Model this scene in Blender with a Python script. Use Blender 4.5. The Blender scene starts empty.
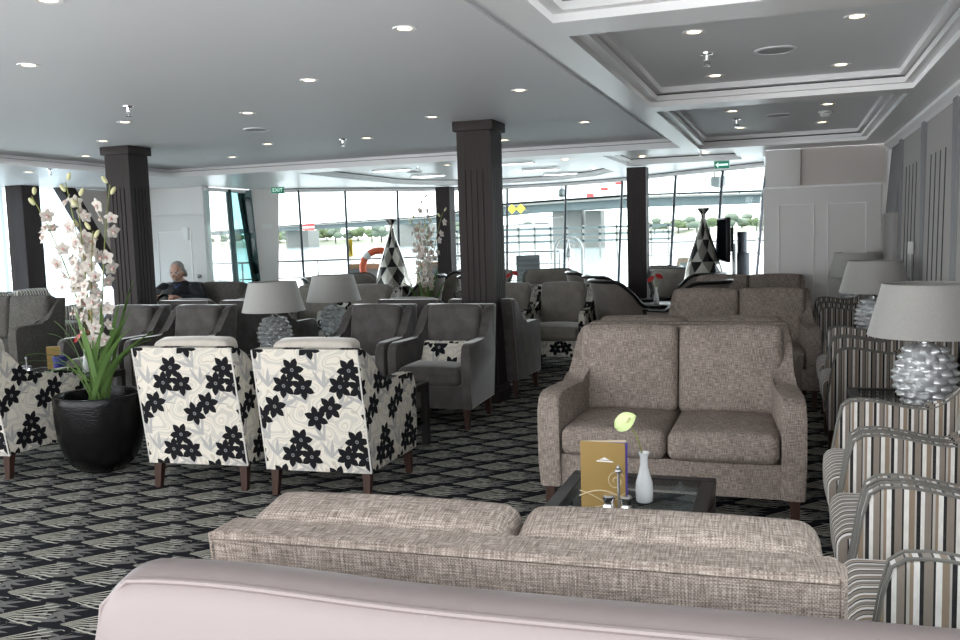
import bpy, bmesh, math, random
from math import sin, cos, pi, radians, atan2, sqrt
from mathutils import Vector, Matrix, Euler
random.seed(7)
SC = bpy.context.scene
COL = SC.collection
# ------------------------------------------------------------------ nodes
class X:
    def __init__(s, nt, k): s.nt, s.k = nt, k
    def _m(s, op, *a):
        n = s.nt.nodes.new('ShaderNodeMath'); n.operation = op
        for i, v in enumerate((s,) + a):
            if isinstance(v, X): s.nt.links.new(v.k, n.inputs[i])
            else: n.inputs[i].default_value = v
        return X(s.nt, n.outputs[0])
    def __add__(s, o): return s._m('ADD', o)
    def __sub__(s, o): return s._m('SUBTRACT', o)
    def __mul__(s, o): return s._m('MULTIPLY', o)
    def __truediv__(s, o): return s._m('DIVIDE', o)
    def lt(s, o): return s._m('LESS_THAN', o)
    def gt(s, o): return s._m('GREATER_THAN', o)
    def mx(s, o): return s._m('MAXIMUM', o)
    def mn(s, o): return s._m('MINIMUM', o)
    def f(s, op, *a): return s._m(op, *a)
    def clamp(s): return s._m('MAXIMUM', 0.0)._m('MINIMUM', 1.0)
MATS = {}
class Mat:
    def __init__(s, name, col=(.5, .5, .5), rough=.6, metal=0., **kw):
        s.m = bpy.data.materials.new(name); s.m.use_nodes = True
        s.nt = s.m.node_tree
        s.b = s.nt.nodes['Principled BSDF']
        s.b.inputs['Base Color'].default_value = (*col, 1)
        s.b.inputs['Roughness'].default_value = rough
        s.b.inputs['Metallic'].default_value = metal
        for k, v in kw.items():
            s.b.inputs[k.replace('_', ' ')].default_value = v
        MATS[name] = s.m
    def uv(s):
        n = s.nt.nodes.new('ShaderNodeUVMap'); n.uv_map = 'UVMap'
        return s._sep(n.outputs[0])
    def pos(s):
        n = s.nt.nodes.new('ShaderNodeNewGeometry')
        return s._sep(n.outputs['Position'])
    def obj(s):
        n = s.nt.nodes.new('ShaderNodeTexCoord')
        return s._sep(n.outputs['Object'])
    def _sep(s, o):
        p = s.nt.nodes.new('ShaderNodeSeparateXYZ'); s.nt.links.new(o, p.inputs[0])
        return [X(s.nt, p.outputs[i]) for i in range(3)]
    def vec(s, *xs):
        c = s.nt.nodes.new('ShaderNodeCombineXYZ')
        for i, v in enumerate(xs):
            if isinstance(v, X): s.nt.links.new(v.k, c.inputs[i])
            else: c.inputs[i].default_value = v
        return c.outputs[0]
    def noise(s, v, scale=1., detail=2., rough=.5):
        n = s.nt.nodes.new('ShaderNodeTexNoise'); n.inputs['Scale'].default_value = scale
        n.inputs['Detail'].default_value = detail; n.inputs['Roughness'].default_value = rough
        if v is not None: s.nt.links.new(v, n.inputs['Vector'])
        return X(s.nt, n.outputs[0])
    def mix(s, fac, a, b):
        n = s.nt.nodes.new('ShaderNodeMix'); n.data_type = 'RGBA'
        for k, v in ((0, fac), (6, a), (7, b)):
            if isinstance(v, X): s.nt.links.new(v.k, n.inputs[k])
            elif hasattr(v, 'links') or hasattr(v, 'is_output'): s.nt.links.new(v, n.inputs[k])
            else: n.inputs[k].default_value = v if k == 0 else (*v, 1)
        return n.outputs[2]
    def ramp(s, x, stops, const=False):
        n = s.nt.nodes.new('ShaderNodeValToRGB'); cr = n.color_ramp
        if const: cr.interpolation = 'CONSTANT'
        while len(cr.elements) < len(stops): cr.elements.new(.5)
        for e, (p, c) in zip(cr.elements, stops): e.position = p; e.color = (*c, 1)
        s.nt.links.new(x.k, n.inputs[0]); return n.outputs[0]
    def color(s, o): s.nt.links.new(o, s.b.inputs['Base Color'])
    def bump(s, x, strength=.3, dist=.01):
        n = s.nt.nodes.new('ShaderNodeBump'); n.inputs['Strength'].default_value = strength
        n.inputs['Distance'].default_value = dist
        s.nt.links.new(x.k, n.inputs['Height']); s.nt.links.new(n.outputs[0], s.b.inputs['Normal'])

def wrap(d, T): return ((d / T + .5).f('FRACT') - .5) * T
def petals(u, v, cx, cy, Tx, Ty, R, rot, N, wid, lim=None, pw=.8):
    du, dv = wrap(u - cx, Tx), wrap(v - cy, Ty)
    r = (du * du + dv * dv).f('SQRT')
    ph0 = dv.f('ARCTAN2', du)
    ph = ph0 + rot; P = 2 * pi / N
    de = ((ph / P + .5).f('FRACT') - .5) * P
    t = (r * de.f('COSINE') / R).clamp()
    w = (t.f('POWER', pw) * pi).f('SINE') * (R * wid)
    m = (r * de.f('SINE').f('ABSOLUTE')).lt(w)
    if lim is not None:      # keep only a fan of directions around angle lim[0]
        dd = wrap(ph0 - lim[0], 2 * pi).f('ABSOLUTE')
        m = m * dd.lt(lim[1])
    return m, r

def mk_carpet():
    M = Mat('carpet', rough=.95, Specular_IOR_Level=.1)
    x, y, z = M.pos()
    wob = M.noise(M.vec(x, y, z), 9., 2.)
    u = x + (wob - .5) * .02; v = y + (wob - .5) * .03
    Tx, Ty = .33, .205
    rowshift = (v / Ty).f('FLOOR')
    u = u + rowshift * .165
    # the long spiky palm leaf
    cu, cv = .05, .045
    du = wrap(u - cu - .10, Tx) + .10; dv = wrap(v - cv - .05, Ty) + .05
    r = (du * du + dv * dv).f('SQRT'); ph = dv.f('ARCTAN2', du) - .30
    sp = (ph * 38.).f('COSINE')
    fine = M.noise(M.vec(x, y, z), 160., 2.)
    leaf = sp.gt(r * 4.6 - .30) * ph.f('ABSOLUTE').lt(.55) * r.lt(.24) * r.gt(.01)
    m2, r2 = petals(u, v, .275, .03, Tx, Ty, .125, .1, 9, .15, (1.65, 1.25))
    m3, r3 = petals(u, v, .19, .155, Tx, Ty, .12, .5, 11, .12, (1.0, 1.2))
    leaf2, r4 = petals(u, v, .27, .13, Tx, Ty, .14, .0, 14, .09, (.1, .7))
    grey = (m2.mx(m3).mx(leaf2)) * (fine * .9 + .35).clamp()
    bright = leaf * (fine * 1.3 + .2).clamp()
    c = M.mix(grey, (.010, .010, .014), (.185, .182, .175))
    c = M.mix(bright, c, (.56, .55, .47))
    M.color(c)
    M.bump(fine, .5, .006)
mk_carpet()

def mk_floral():
    M = Mat('floral_fabric', rough=.85, Specular_IOR_Level=.2)
    u, v, _ = M.uv()
    Tx, Ty = .35, .42
    flowers = [(.085, .350, .1), (.030, .248, .6), (.150, .255, .35), (.225, .130, .2), (.320, .065, .7)]
    black = None; cen = None
    for cx, cy, rot in flowers:
        m, r = petals(u, v, cx, cy, Tx, Ty, .077, rot, 6, .27, None, 1.12)
        black = m if black is None else black.mx(m)
        c = r.lt(.011) * r.gt(.005)
        cen = c if cen is None else cen.mx(c)
    lv = None
    for cx, cy, rot, lim in ((.25, .245, .2, 1.6), (.17, .13, .5, 2.4), (.28, .35, .9, .9), (.02, .15, .1, 1.2)):
        m, r = petals(u, v, cx, cy, Tx, Ty, .12, rot, 10, .10, (lim, .8))
        lv = m if lv is None else lv.mx(m)
    n = M.noise(M.vec(u, v, 0.), 5.5, 1.)
    band = ((n * 7.5 + u * 3. + v * 1.2).f('FRACT') - .5).f('ABSOLUTE').lt(.17)
    band2 = ((n * 7.5 + u * 3. + v * 1.2 + .4).f('FRACT') - .5).f('ABSOLUTE').lt(.05)
    c = M.mix(band * .8, (.66, .62, .54), (.50, .48, .44))
    c = M.mix(band2 * .8, c, (.47, .43, .36))
    c = M.mix(lv * .9, c, (.36, .355, .35))
    c = M.mix(black, c, (.006, .006, .008))
    c = M.mix(cen, c, (.20, .20, .20))
    M.color(c)
mk_floral()

def mk_tweed(name, lo, mid, hi):
    M = Mat(name, rough=.92, Specular_IOR_Level=.15)
    u, v, _ = M.uv()
    a = M.noise(M.vec(u * 330., v * 26., 0.), 1., 2.)
    b = M.noise(M.vec(u * 26., v * 330., 3.), 1., 2.)
    w = (u * 900.).f('SINE') * (v * 900.).f('SINE')
    g = M.noise(M.vec(u, v, 0.), 7., 2.)
    t = (a + b) * .5 + w * .05 + (g - .5) * .12
    M.color(M.ramp(t, [(.34, lo), (.5, mid), (.66, hi)]))
    M.bump((a + b) + w * .3, .35, .004)
mk_tweed('tweed', (.105, .085, .073), (.25, .207, .18), (.46, .395, .35))
mk_tweed('dark_tweed', (.055, .05, .045), (.10, .092, .084), (.19, .175, .16))

def mk_velvet(name, c0, c1):
    M = Mat(name, rough=.7, Specular_IOR_Level=.25, Sheen_Weight=1., Sheen_Roughness=.3)
    x, y, z = M.obj()
    n = M.noise(M.vec(x, y, z), 9., 3., .6)
    M.color(M.mix(((n - .35) * 2.4).clamp(), c0, c1))
mk_velvet('grey_velvet', (.066, .059, .057), (.115, .105, .102))
mk_velvet('pale_velvet', (.19, .172, .15), (.26, .235, .205))
mk_velvet('cream_velvet', (.48, .44, .39), (.58, .54, .48))
mk_velvet('tub_fabric', (.15, .132, .115), (.19, .168, .148))

def mk_stripe():
    M = Mat('striped_velvet', rough=.75, Specular_IOR_Level=.2, Sheen_Weight=.2)
    u, v, _ = M.uv()
    t = (u / .142).f('FRACT')
    W, K, T, B, G = (.84, .82, .79), (.012, .011, .014), (.27, .23, .195), (.30, .23, .165), (.50, .475, .44)
    st = [(0, W), (.09, K), (.155, T), (.30, K), (.335, W), (.43, B), (.545, G), (.58, K), (.66, W), (.735, T), (.86, K), (.89, G), (.94, B)]
    c = M.ramp(t, st, True)
    n = M.noise(M.vec(u * 3., v, 0.), 30., 3., .6)
    d = M.mix(((n - .3) * 1.3).clamp() * .35, c, (.13, .12, .105))
    M.color(d)
mk_stripe()

def mk_wood(name, c0, c1, rough=.45, sx=60., sy=3.):
    M = Mat(name, rough=rough, Specular_IOR_Level=.25)
    x, y, z = M.obj()
    n = M.noise(M.vec(x * sx, y * sx, z * sy), 1., 3.)
    M.color(M.mix(n, c0, c1))
mk_wood('column_wood', (.020, .015, .0155), (.042, .032, .032), .6)
mk_wood('leg_wood', (.030, .014, .010), (.060, .030, .022), .35)
mk_wood('table_wood', (.018, .015, .015), (.035, .030, .030), .35)
mk_wood('teak', (.36, .22, .12), (.50, .33, .19), .6)
def plain_noise(name, c0, c1, scale, rough, **kw):
    M = Mat(name, rough=rough, **kw); x, y, z = M.obj()
    n = M.noise(M.vec(x, y, z), scale, 3.)
    M.color(M.mix(n, c0, c1)); return M
plain_noise('ceiling_paint', (.79, .80, .815), (.81, .82, .83), 3., .55)
plain_noise('trim_paint', (.82, .815, .815), (.84, .835, .835), 3., .35)
plain_noise('wall_panel', (.68, .665, .65), (.71, .695, .68), 2., .5)
plain_noise('wall_cloth', (.54, .50, .475), (.58, .54, .51), 60., .8)
plain_noise('felt', (.34, .32, .31), (.42, .40, .39), 45., .95)
plain_noise('felt_frame', (.19, .19, .20), (.23, .23, .24), 30., .6)
plain_noise('felt_slot', (.05, .05, .055), (.07, .07, .075), 30., .9)
M = plain_noise('leather', (.165, .133, .130), (.178, .146, .142), 2.5, .38)
x, y, z = M.obj(); M.bump(M.noise(M.vec(x, y, z), 420., 2.), .08, .002)
plain_noise('shade_cloth', (.37, .36, .34), (.44, .43, .41), 70., .6, Sheen_Weight=.3)
plain_noise('hammered_black', (.008, .008, .009), (.016, .016, .017), 30., .24, Metallic=.75)
x, y, z = (M := Mat('pot_black', (.02, .02, .021), .27, .8)).obj()
M.bump(M.noise(M.vec(x, y, z * 2.2), 42., 2.), .35, .006)
Mat('speaker_cloth', (.42, .43, .44), .8)
Mat('chrome', (.75, .75, .76), .12, 1.)
Mat('brushed_steel', (.45, .45, .46), .35, 1.)
Mat('dark_metal', (.05, .055, .065), .4, .6)
Mat('black_plastic', (.008, .008, .009), .5, Specular_IOR_Level=.2)
Mat('screen', (.006, .007, .009), .9, Specular_IOR_Level=0.)
Mat('lacquer', (.012, .010, .010), .25)
Mat('piping_light', (.62, .60, .56), .7)
Mat('piping_dark', (.17, .165, .15), .6)
Mat('white_plastic', (.75, .75, .74), .4)
Mat('white_paint', (.8, .8, .8), .45)
Mat('lens_clear', (.55, .6, .6), .15)
Mat('sign_green', (.004, .13, .075), .4, Emission_Color=(.0, .16, .09, 1), Emission_Strength=.25)
Mat('sign_white', (.75, .85, .8), .4, Emission_Color=(.6, 1, .85, 1), Emission_Strength=.35)
Mat('lamp_glow', (1, .9, .75), .4, Emission_Color=(1, .80, .52, 1), Emission_Strength=2.6)
Mat('tube_glow', (1, 1, 1), .4, Emission_Color=(.92, .98, 1, 1), Emission_Strength=2.2)
Mat('stem_green', (.22, .25, .06), .5)
x, y, z = (M := Mat('leaf_green', rough=.45)).obj()
M.color(M.mix(M.noise(M.vec(x, y, z), 6., 2.), (.05, .11, .025), (.13, .23, .06)))
u, v, _ = (M := Mat('petal', rough=.6, Subsurface_Weight=.0)).uv()
M.color(M.ramp(u, [(0, (.55, .10, .11)), (.12, (.66, .36, .34)), (.20, (.66, .61, .555)), (1, (.70, .655, .60))]))
Mat('bud', (.66, .64, .36), .6)
Mat('anthurium_white', (.62, .72, .36), .35)
Mat('anthurium_red', (.40, .008, .008), .4)
Mat('milk_glass', (.82, .84, .86), .15)
Mat('blue_cloth', (.03, .03, .20), .6)
Mat('napkin', (.7, .68, .64), .7)
Mat('gold_card', (.34, .225, .075), .38, .25)
Mat('pale_gold', (.55, .44, .26), .4)
Mat('paper', (.68, .58, .42), .6)
Mat('violet', (.12, .08, .45), .5)
Mat('skin', (.50, .28, .21), .55)
Mat('hair_grey', (.30, .28, .26), .8)
Mat('sweater', (.010, .011, .015), .9)
Mat('shirt', (.05, .07, .18), .8)
Mat('trousers', (.02, .02, .03), .9)
Mat('print', (.045, .045, .05), .8)
Mat('soil', (.02, .015, .01), .95)
Mat('teal_frame', (.02, .055, .06), .3, .3)
Mat('mullion', (.035, .045, .06), .35, .3)
Mat('orange', (.80, .10, .025), .5)
Mat('yellow', (.75, .55, .03), .5)
Mat('red_paint', (.65, .03, .03), .5)
Mat('concrete', (.17, .17, .16), .9)
Mat('bridge_steel', (.07, .095, .10), .7)
Mat('deck_paint', (.72, .73, .74), .6)
Mat('awning', (.04, .07, .13), .7)
Mat('grille', (.06, .07, .085), .6)
Mat('sling', (.20, .24, .26), .7)
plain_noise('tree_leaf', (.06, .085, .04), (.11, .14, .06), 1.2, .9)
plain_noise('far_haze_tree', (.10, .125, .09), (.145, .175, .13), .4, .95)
plain_noise('bank', (.26, .27, .20), (.34, .34, .27), .3, .95)
Mat('house', (.45, .43, .42), .9)
Mat('water', (.40, .46, .48), .12)

def mk_glass():
    m = bpy.data.materials.new('pane_glass'); m.use_nodes = True; nt = m.node_tree; nt.nodes.clear()
    o = nt.nodes.new('ShaderNodeOutputMaterial'); mx = nt.nodes.new('ShaderNodeMixShader')
    t = nt.nodes.new('ShaderNodeBsdfTransparent'); t.inputs[0].default_value = (.93, .975, .97, 1)
    g = nt.nodes.new('ShaderNodeBsdfGlossy'); g.inputs['Roughness'].default_value = .03
    lw_ = nt.nodes.new('ShaderNodeLayerWeight'); lw_.inputs[0].default_value = .5
    pw = nt.nodes.new('ShaderNodeMath'); pw.operation = 'POWER'; pw.inputs[1].default_value = 5.; nt.links.new(lw_.outputs['Facing'], pw.inputs[0])
    fr = nt.nodes.new('ShaderNodeMath'); fr.operation = 'MULTIPLY_ADD'; fr.inputs[1].default_value = .5; fr.inputs[2].default_value = .025; nt.links.new(pw.outputs[0], fr.inputs[0])
    nt.links.new(fr.outputs[0], mx.inputs[0]); nt.links.new(t.outputs[0], mx.inputs[1]); nt.links.new(g.outputs[0], mx.inputs[2])
    nt.links.new(mx.outputs[0], o.inputs[0]); MATS['pane_glass'] = m
    m2 = m.copy(); m2.name = 'tinted_glass'; MATS['tinted_glass'] = m2
    for n in m2.node_tree.nodes:
        if n.type == 'BSDF_TRANSPARENT': n.inputs[0].default_value = (.35, .52, .52, 1)
    m = bpy.data.materials.new('sheer'); m.use_nodes = True; nt = m.node_tree; nt.nodes.clear()
    o = nt.nodes.new('ShaderNodeOutputMaterial'); mx = nt.nodes.new('ShaderNodeMixShader'); mx.inputs[0].default_value = .22
    a = nt.nodes.new('ShaderNodeBsdfTranslucent'); a.inputs[0].default_value = (.62, .70, .76, 1)
    b = nt.nodes.new('ShaderNodeBsdfTransparent'); b.inputs[0].default_value = (.9, .94, .97, 1)
    nt.links.new(a.outputs[0], mx.inputs[1]); nt.links.new(b.outputs[0], mx.inputs[2]); nt.links.new(mx.outputs[0], o.inputs[0])
    MATS['sheer'] = m
mk_glass()
Mat('crystal', (.80, .83, .84), .06, 0., Transmission_Weight=.75, IOR=1.5)
Mat('silvered_glass', (.80, .82, .83), .14, .45)
x, y, z = (M := Mat('harlequin', rough=.2, Metallic=.5)).uv()
tri = ((x * 4. + y * 3.2).f('FLOOR') + (x * 4. - y * 3.2).f('FLOOR') + (y * 3.2).f('FLOOR'))
cc = (tri / 3.).f('FRACT')
M.color(M.ramp(cc, [(0, (.012, .012, .014)), (.30, (.62, .60, .54)), (.62, (.25, .235, .21))], True))

# ------------------------------------------------------------------ mesh builder
class B:
    def __init__(s): s.bm = bmesh.new()
    def _xf(s, vs, mat):
        if mat is not None: bmesh.ops.transform(s.bm, matrix=mat, verts=vs)
    def raw(s, vs, fs, mat=None):
        v = [s.bm.verts.new(p) for p in vs]
        for f in fs:
            try: s.bm.faces.new([v[i] for i in f])
            except ValueError: pass
        s._xf(v, mat); return v
    def box(s, lo, hi, bev=0., seg=2, mat=None):
        (a, b, c), (d, e, f) = lo, hi
        v = s.raw([(a, b, c), (d, b, c), (d, e, c), (a, e, c), (a, b, f), (d, b, f), (d, e, f), (a, e, f)],
                  [(3, 2, 1, 0), (4, 5, 6, 7), (0, 1, 5, 4), (1, 2, 6, 5), (2, 3, 7, 6), (3, 0, 4, 7)], mat)
        if bev > 0: s._bev(set(e for x in v for e in x.link_edges), bev, seg)
        return s
    def _bev(s, edges, bev, seg):
        bmesh.ops.bevel(s.bm, geom=list(edges), offset=bev, offset_type='OFFSET', segments=seg, profile=.5, affect='EDGES', clamp_overlap=True)
    def prism(s, A, Bp, bev=0., seg=2, mat=None):
        """closed solid between two matching outlines of 3D points"""
        n = len(A)
        v = s.raw(list(A) + list(Bp), [tuple(range(n - 1, -1, -1)), tuple(range(n, 2 * n))] +
                  [(i, (i + 1) % n, n + (i + 1) % n, n + i) for i in range(n)], mat)
        if bev > 0:
            ed = set()
            for i in range(n):
                for o in (0, n):
                    a, b = v[o + i], v[o + (i + 1) % n]
                    for e in a.link_edges:
                        if e.other_vert(a) is b: ed.add(e)
            s._bev(ed, bev, seg)
        return s
    def lathe(s, prof, seg=24, mat=None, ofs=None, cap=True):
        vs, fs = [], []; n = len(prof)
        for i, (r, z) in enumerate(prof):
            for j in range(seg):
                a = 2 * pi * j / seg; rr = r + (ofs(a, z) if ofs else 0)
                vs.append((rr * cos(a), rr * sin(a), z))
        for i in range(n - 1):
            for j in range(seg):
                k = (j + 1) % seg
                fs.append((i * seg + j, i * seg + k, (i + 1) * seg + k, (i + 1) * seg + j))
        if cap:
            fs.append(tuple(range(seg - 1, -1, -1))); fs.append(tuple((n - 1) * seg + j for j in range(seg)))
        s.raw(vs, fs, mat); return s
    def tube(s, pts, r, seg=6, closed=False, mat=None):
        P = [Vector(p) for p in pts]; n = len(P); vs, fs = [], []
        up = Vector((0, 0, 1)); ref = None
        for i, p in enumerate(P):
            if closed: t = (P[(i + 1) % n] - P[i - 1])
            else: t = (P[min(i + 1, n - 1)] - P[max(i - 1, 0)])
            t.normalize()
            if ref is None: ref = t.orthogonal().normalized()
            ref = (ref - t * ref.dot(t)); ref = ref.normalized() if ref.length > 1e-6 else t.orthogonal().normalized()
            b = t.cross(ref); rr = r[i] if isinstance(r, (list, tuple)) else r
            for j in range(seg):
                a = 2 * pi * j / seg; vs.append(p + (ref * cos(a) + b * sin(a)) * rr)
        m = n if closed else n - 1
        for i in range(m):
            for j in range(seg):
                k = (j + 1) % seg; i2 = (i + 1) % n
                fs.append((i * seg + j, i * seg + k, i2 * seg + k, i2 * seg + j))
        if not closed:
            fs.append(tuple(range(seg - 1, -1, -1))); fs.append(tuple((n - 1) * seg + j for j in range(seg)))
        s.raw(vs, fs, mat); return s
    def ball(s, c, r, u=12, v=8, mat=None):
        rx, ry, rz = r if isinstance(r, tuple) else (r, r, r)
        vs = [(c[0], c[1], c[2] - rz)]; fs = []
        for i in range(1, v):
            th = pi * i / v - pi / 2
            for j in range(u):
                a = 2 * pi * j / u; vs.append((c[0] + rx * cos(th) * cos(a), c[1] + ry * cos(th) * sin(a), c[2] + rz * sin(th)))
        vs.append((c[0], c[1], c[2] + rz)); L = len(vs) - 1
        for j in range(u):
            k = (j + 1) % u; fs.append((0, 1 + k, 1 + j)); fs.append((L, L - u + j, L - u + k))
        for i in range(v - 2):
            for j in range(u):
                k = (j + 1) % u; a = 1 + i * u
                fs.append((a + j, a + k, a + u + k, a + u + j))
        s.raw(vs, fs, mat); return s
    def cushion(s, c, size, r=.05, bulge=(0, 0, .02), n=8, mat=None):
        """rounded, puffed block"""
        hx, hy, hz = [q / 2 for q in size]; r = min(r, hx, hy, hz) * .999
        key, vs, fs = {}, [], []
        def V(p):
            k = tuple(round(q, 4) for q in p)
            if k not in key:
                key[k] = len(vs); q = Vector((p[0] * hx, p[1] * hy, p[2] * hz))
                inn = Vector((max(-hx + r, min(hx - r, q.x)), max(-hy + r, min(hy - r, q.y)), max(-hz + r, min(hz - r, q.z))))
                d = q - inn
                if d.length > 1e-9: q = inn + d.normalized() * r
                w = [1 - t * t for t in p]
                q.x += p[0] * bulge[0] * w[1] * w[2]; q.y += p[1] * bulge[1] * w[0] * w[2]; q.z += p[2] * bulge[2] * w[0] * w[1]
                vs.append(q + Vector(c))
            return key[k]
        def rem(h):   # parameter positions denser at the rounded rim
            e = [-1, -1 + .35 * r / h, -1 + .7 * r / h, -1 + r / h]
            m = [(-1 + r / h) + (2 - 2 * r / h) * i / n for i in range(1, n)]
            return e + m + [-q for q in reversed(e)]
        gx, gy, gz = rem(hx), rem(hy), rem(hz)
        for ax, (ga, gb) in ((0, (gy, gz)), (1, (gz, gx)), (2, (gx, gy))):
            for sg in (-1, 1):
                for i in range(len(ga) - 1):
                    for j in range(len(gb) - 1):
                        q = []
                        for a, b in ((ga[i], gb[j]), (ga[i + 1], gb[j]), (ga[i + 1], gb[j + 1]), (ga[i], gb[j + 1])):
                            p = [0, 0, 0]; p[ax] = sg; p[(ax + 1) % 3] = a; p[(ax + 2) % 3] = b; q.append(V(p))
                        if sg < 0: q.reverse()
                        if len(set(q)) == 4: fs.append(tuple(q))
        s.raw(vs, fs, mat); return s
    def grid(s, fn, nu, nv, mat=None):
        vs = [fn(i / nu, j / nv) for i in range(nu + 1) for j in range(nv + 1)]
        fs = [(i * (nv + 1) + j, (i + 1) * (nv + 1) + j, (i + 1) * (nv + 1) + j + 1, i * (nv + 1) + j + 1) for i in range(nu) for j in range(nv)]
        s.raw(vs, fs, mat); return s
    def build(s, name, mat, parent=None, smooth=35, topu='x', sideu='y', uvfn=None, loc=None, rot=None, fix=True):
        bm = s.bm
        if fix: bmesh.ops.recalc_face_normals(bm, faces=bm.faces)
        L = bm.loops.layers.uv.new('UVMap')
        for f in bm.faces:
            n = f.normal; ax = max(range(3), key=lambda i: abs(n[i]))
            for l in f.loops:
                c = l.vert.co
                if uvfn: l[L].uv = uvfn(c)
                elif ax == 0: l[L].uv = (c.y, c.z)
                elif ax == 1: l[L].uv = (c.x, c.z)
                else: l[L].uv = (c.x, c.y) if topu == 'x' else (c.y, c.x)
            f.smooth = smooth is not None
        me = bpy.data.meshes.new(name); bm.to_mesh(me); bm.free()
        if smooth: me.set_sharp_from_angle(angle=radians(smooth))
        me.materials.append(MATS[mat] if isinstance(mat, str) else mat)
        o = bpy.data.objects.new(name, me); COL.objects.link(o)
        if parent is not None: o.parent = parent
        if loc is not None: o.location = loc
        if rot is not None: o.rotation_euler = rot
        return o

def RX(a, c=(0, 0, 0)): c = Vector(c); return Matrix.Translation(c) @ Matrix.Rotation(a, 4, 'X') @ Matrix.Translation(-c)
def RY(a, c=(0, 0, 0)): c = Vector(c); return Matrix.Translation(c) @ Matrix.Rotation(a, 4, 'Y') @ Matrix.Translation(-c)
def RZ(a, c=(0, 0, 0)): c = Vector(c); return Matrix.Translation(c) @ Matrix.Rotation(a, 4, 'Z') @ Matrix.Translation(-c)
def T(x, y, z): return Matrix.Translation((x, y, z))

def tag(o, label=None, cat=None, group=None, kind=None):
    for k, v in (('label', label), ('category', cat), ('group', group), ('kind', kind)):
        if v: o[k] = v
    return o
def thing(name, label, cat, loc=(0, 0, 0), rz=0., group=None):
    o = bpy.data.objects.new(name, None); COL.objects.link(o); o.empty_display_size = .1
    o.location = loc; o.rotation_euler = (0, 0, rz)
    return tag(o, label, cat, group)
def struct(o): o['kind'] = 'structure'; return o
def kids(o): return [c for c in bpy.data.objects if c.parent is o]
_kids = {}
def dup(root, loc, rz=0., label=None, group=None):
    if root.name not in _kids:
        _kids[root.name] = [(c, [(d, []) for d in kids(c)]) for c in kids(root)]
    r = root.copy(); COL.objects.link(r); r.location = loc; r.rotation_euler = (0, 0, rz)
    if label: r['label'] = label
    if group: r['group'] = group
    for c, ds in _kids[root.name]:
        k = c.copy(); COL.objects.link(k); k.parent = r
        for d, _ in ds:
            e = d.copy(); COL.objects.link(e); e.parent = k
    return r
ORD = ['first', 'second', 'third', 'fourth', 'fifth', 'sixth', 'seventh', 'eighth', 'ninth', 'tenth']

# ------------------------------------------------------------------ camera, world
cam = bpy.data.objects.new('camera', bpy.data.cameras.new('camera')); COL.objects.link(cam)
cam.data.sensor_width = 36.; cam.data.lens = 896. * 36. / 960.
yaw, pitch, roll = radians(19.05), radians(5.43), radians(-1.712)
f = Vector((-sin(yaw) * cos(pitch), cos(yaw) * cos(pitch), -sin(pitch))); r = Vector((cos(yaw), sin(yaw), 0)); up = r.cross(f)
r2 = r * cos(roll) + up * sin(roll); u2 = up * cos(roll) - r * sin(roll)
cam.matrix_world = Matrix(((r2.x, u2.x, -f.x, 0), (r2.y, u2.y, -f.y, 0), (r2.z, u2.z, -f.z, 1.5), (0, 0, 0, 1)))
cam.data.clip_end = 3000; cam.data.clip_start = .05
SC.camera = cam
w = bpy.data.worlds.new('overcast_sky'); SC.world = w; w.use_nodes = True; nt = w.node_tree
bg = nt.nodes['Background']; bg.inputs[1].default_value = 2.6
tc = nt.nodes.new('ShaderNodeTexCoord'); sp = nt.nodes.new('ShaderNodeSeparateXYZ'); rm = nt.nodes.new('ShaderNodeValToRGB')
nt.links.new(tc.outputs['Generated'], sp.inputs[0]); nt.links.new(sp.outputs[2], rm.inputs[0]); nt.links.new(rm.outputs[0], bg.inputs[0])
rm.color_ramp.elements[0].position = 0.; rm.color_ramp.elements[0].color = (.98, .985, 1, 1)
rm.color_ramp.elements[1].position = 1.; rm.color_ramp.elements[1].color = (.93, .96, 1, 1)
SC.view_settings.view_transform = 'Standard'; SC.view_settings.look = 'None'; SC.view_settings.gamma = 1.; SC.view_settings.use_curve_mapping = False
SC.view_settings.exposure = 1.15
SC.cycles.use_denoising = True
SC.cycles.max_bounces = 10; SC.cycles.diffuse_bounces = 6; SC.cycles.transparent_max_bounces = 16; SC.cycles.transmission_bounces = 8
SC.cycles.sample_clamp_indirect = 8.
SC.cycles.caustics_refractive = False; SC.cycles.caustics_reflective = False
# ------------------------------------------------------------------ setting
def slab(name, outer, holes, z0, z1, mat):
    cu = bpy.data.curves.new(name, 'CURVE'); cu.dimensions = '2D'; cu.fill_mode = 'BOTH'
    for poly in [outer] + holes:
        s = cu.splines.new('POLY'); s.points.add(len(poly) - 1); s.use_cyclic_u = True
        for p, (x, y) in zip(s.points, poly): p.co = (x, y, 0, 1)
    cu.extrude = (z1 - z0) / 2
    t = bpy.data.objects.new('t', cu); COL.objects.link(t)
    dg = bpy.context.evaluated_depsgraph_get(); dg.update()
    me = bpy.data.meshes.new_from_object(t.evaluated_get(dg)); bpy.data.objects.remove(t)
    me.name = name; me.transform(Matrix.Translation((0, 0, (z0 + z1) / 2)))
    me.materials.clear(); me.materials.append(MATS[mat])
    o = bpy.data.objects.new(name, me); COL.objects.link(o); return o
def rect(x0, y0, x1, y1, g=0.): return [(x0 - g, y0 - g), (x1 + g, y0 - g), (x1 + g, y1 + g), (x0 - g, y1 + g)]
BOW = [(-.28, 12.8), (-.88, 13.36), (-1.62, 14.04), (-2.59, 14.91), (-3.68, 15.48), (-4.8, 15.62), (-5.82, 15.31), (-6.52, 14.62), (-7.19, 13.93), (-7.79, 13.41), (-8.22, 13.44)]
SIDE_L = [(-8.54, 13.2), (-8.53, 12.47), (-8.5, 11.8)]
OUT = [(-10.3, -.9), (1.06, -.9), (1.06, 10.95), (-.25, 10.95)] + BOW + SIDE_L + [(-10.3, 11.75)]
struct(B().box((-10.6, -.9, -.12), (1.5, 16.0, 0)).build('floor', 'carpet', smooth=None))
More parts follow.
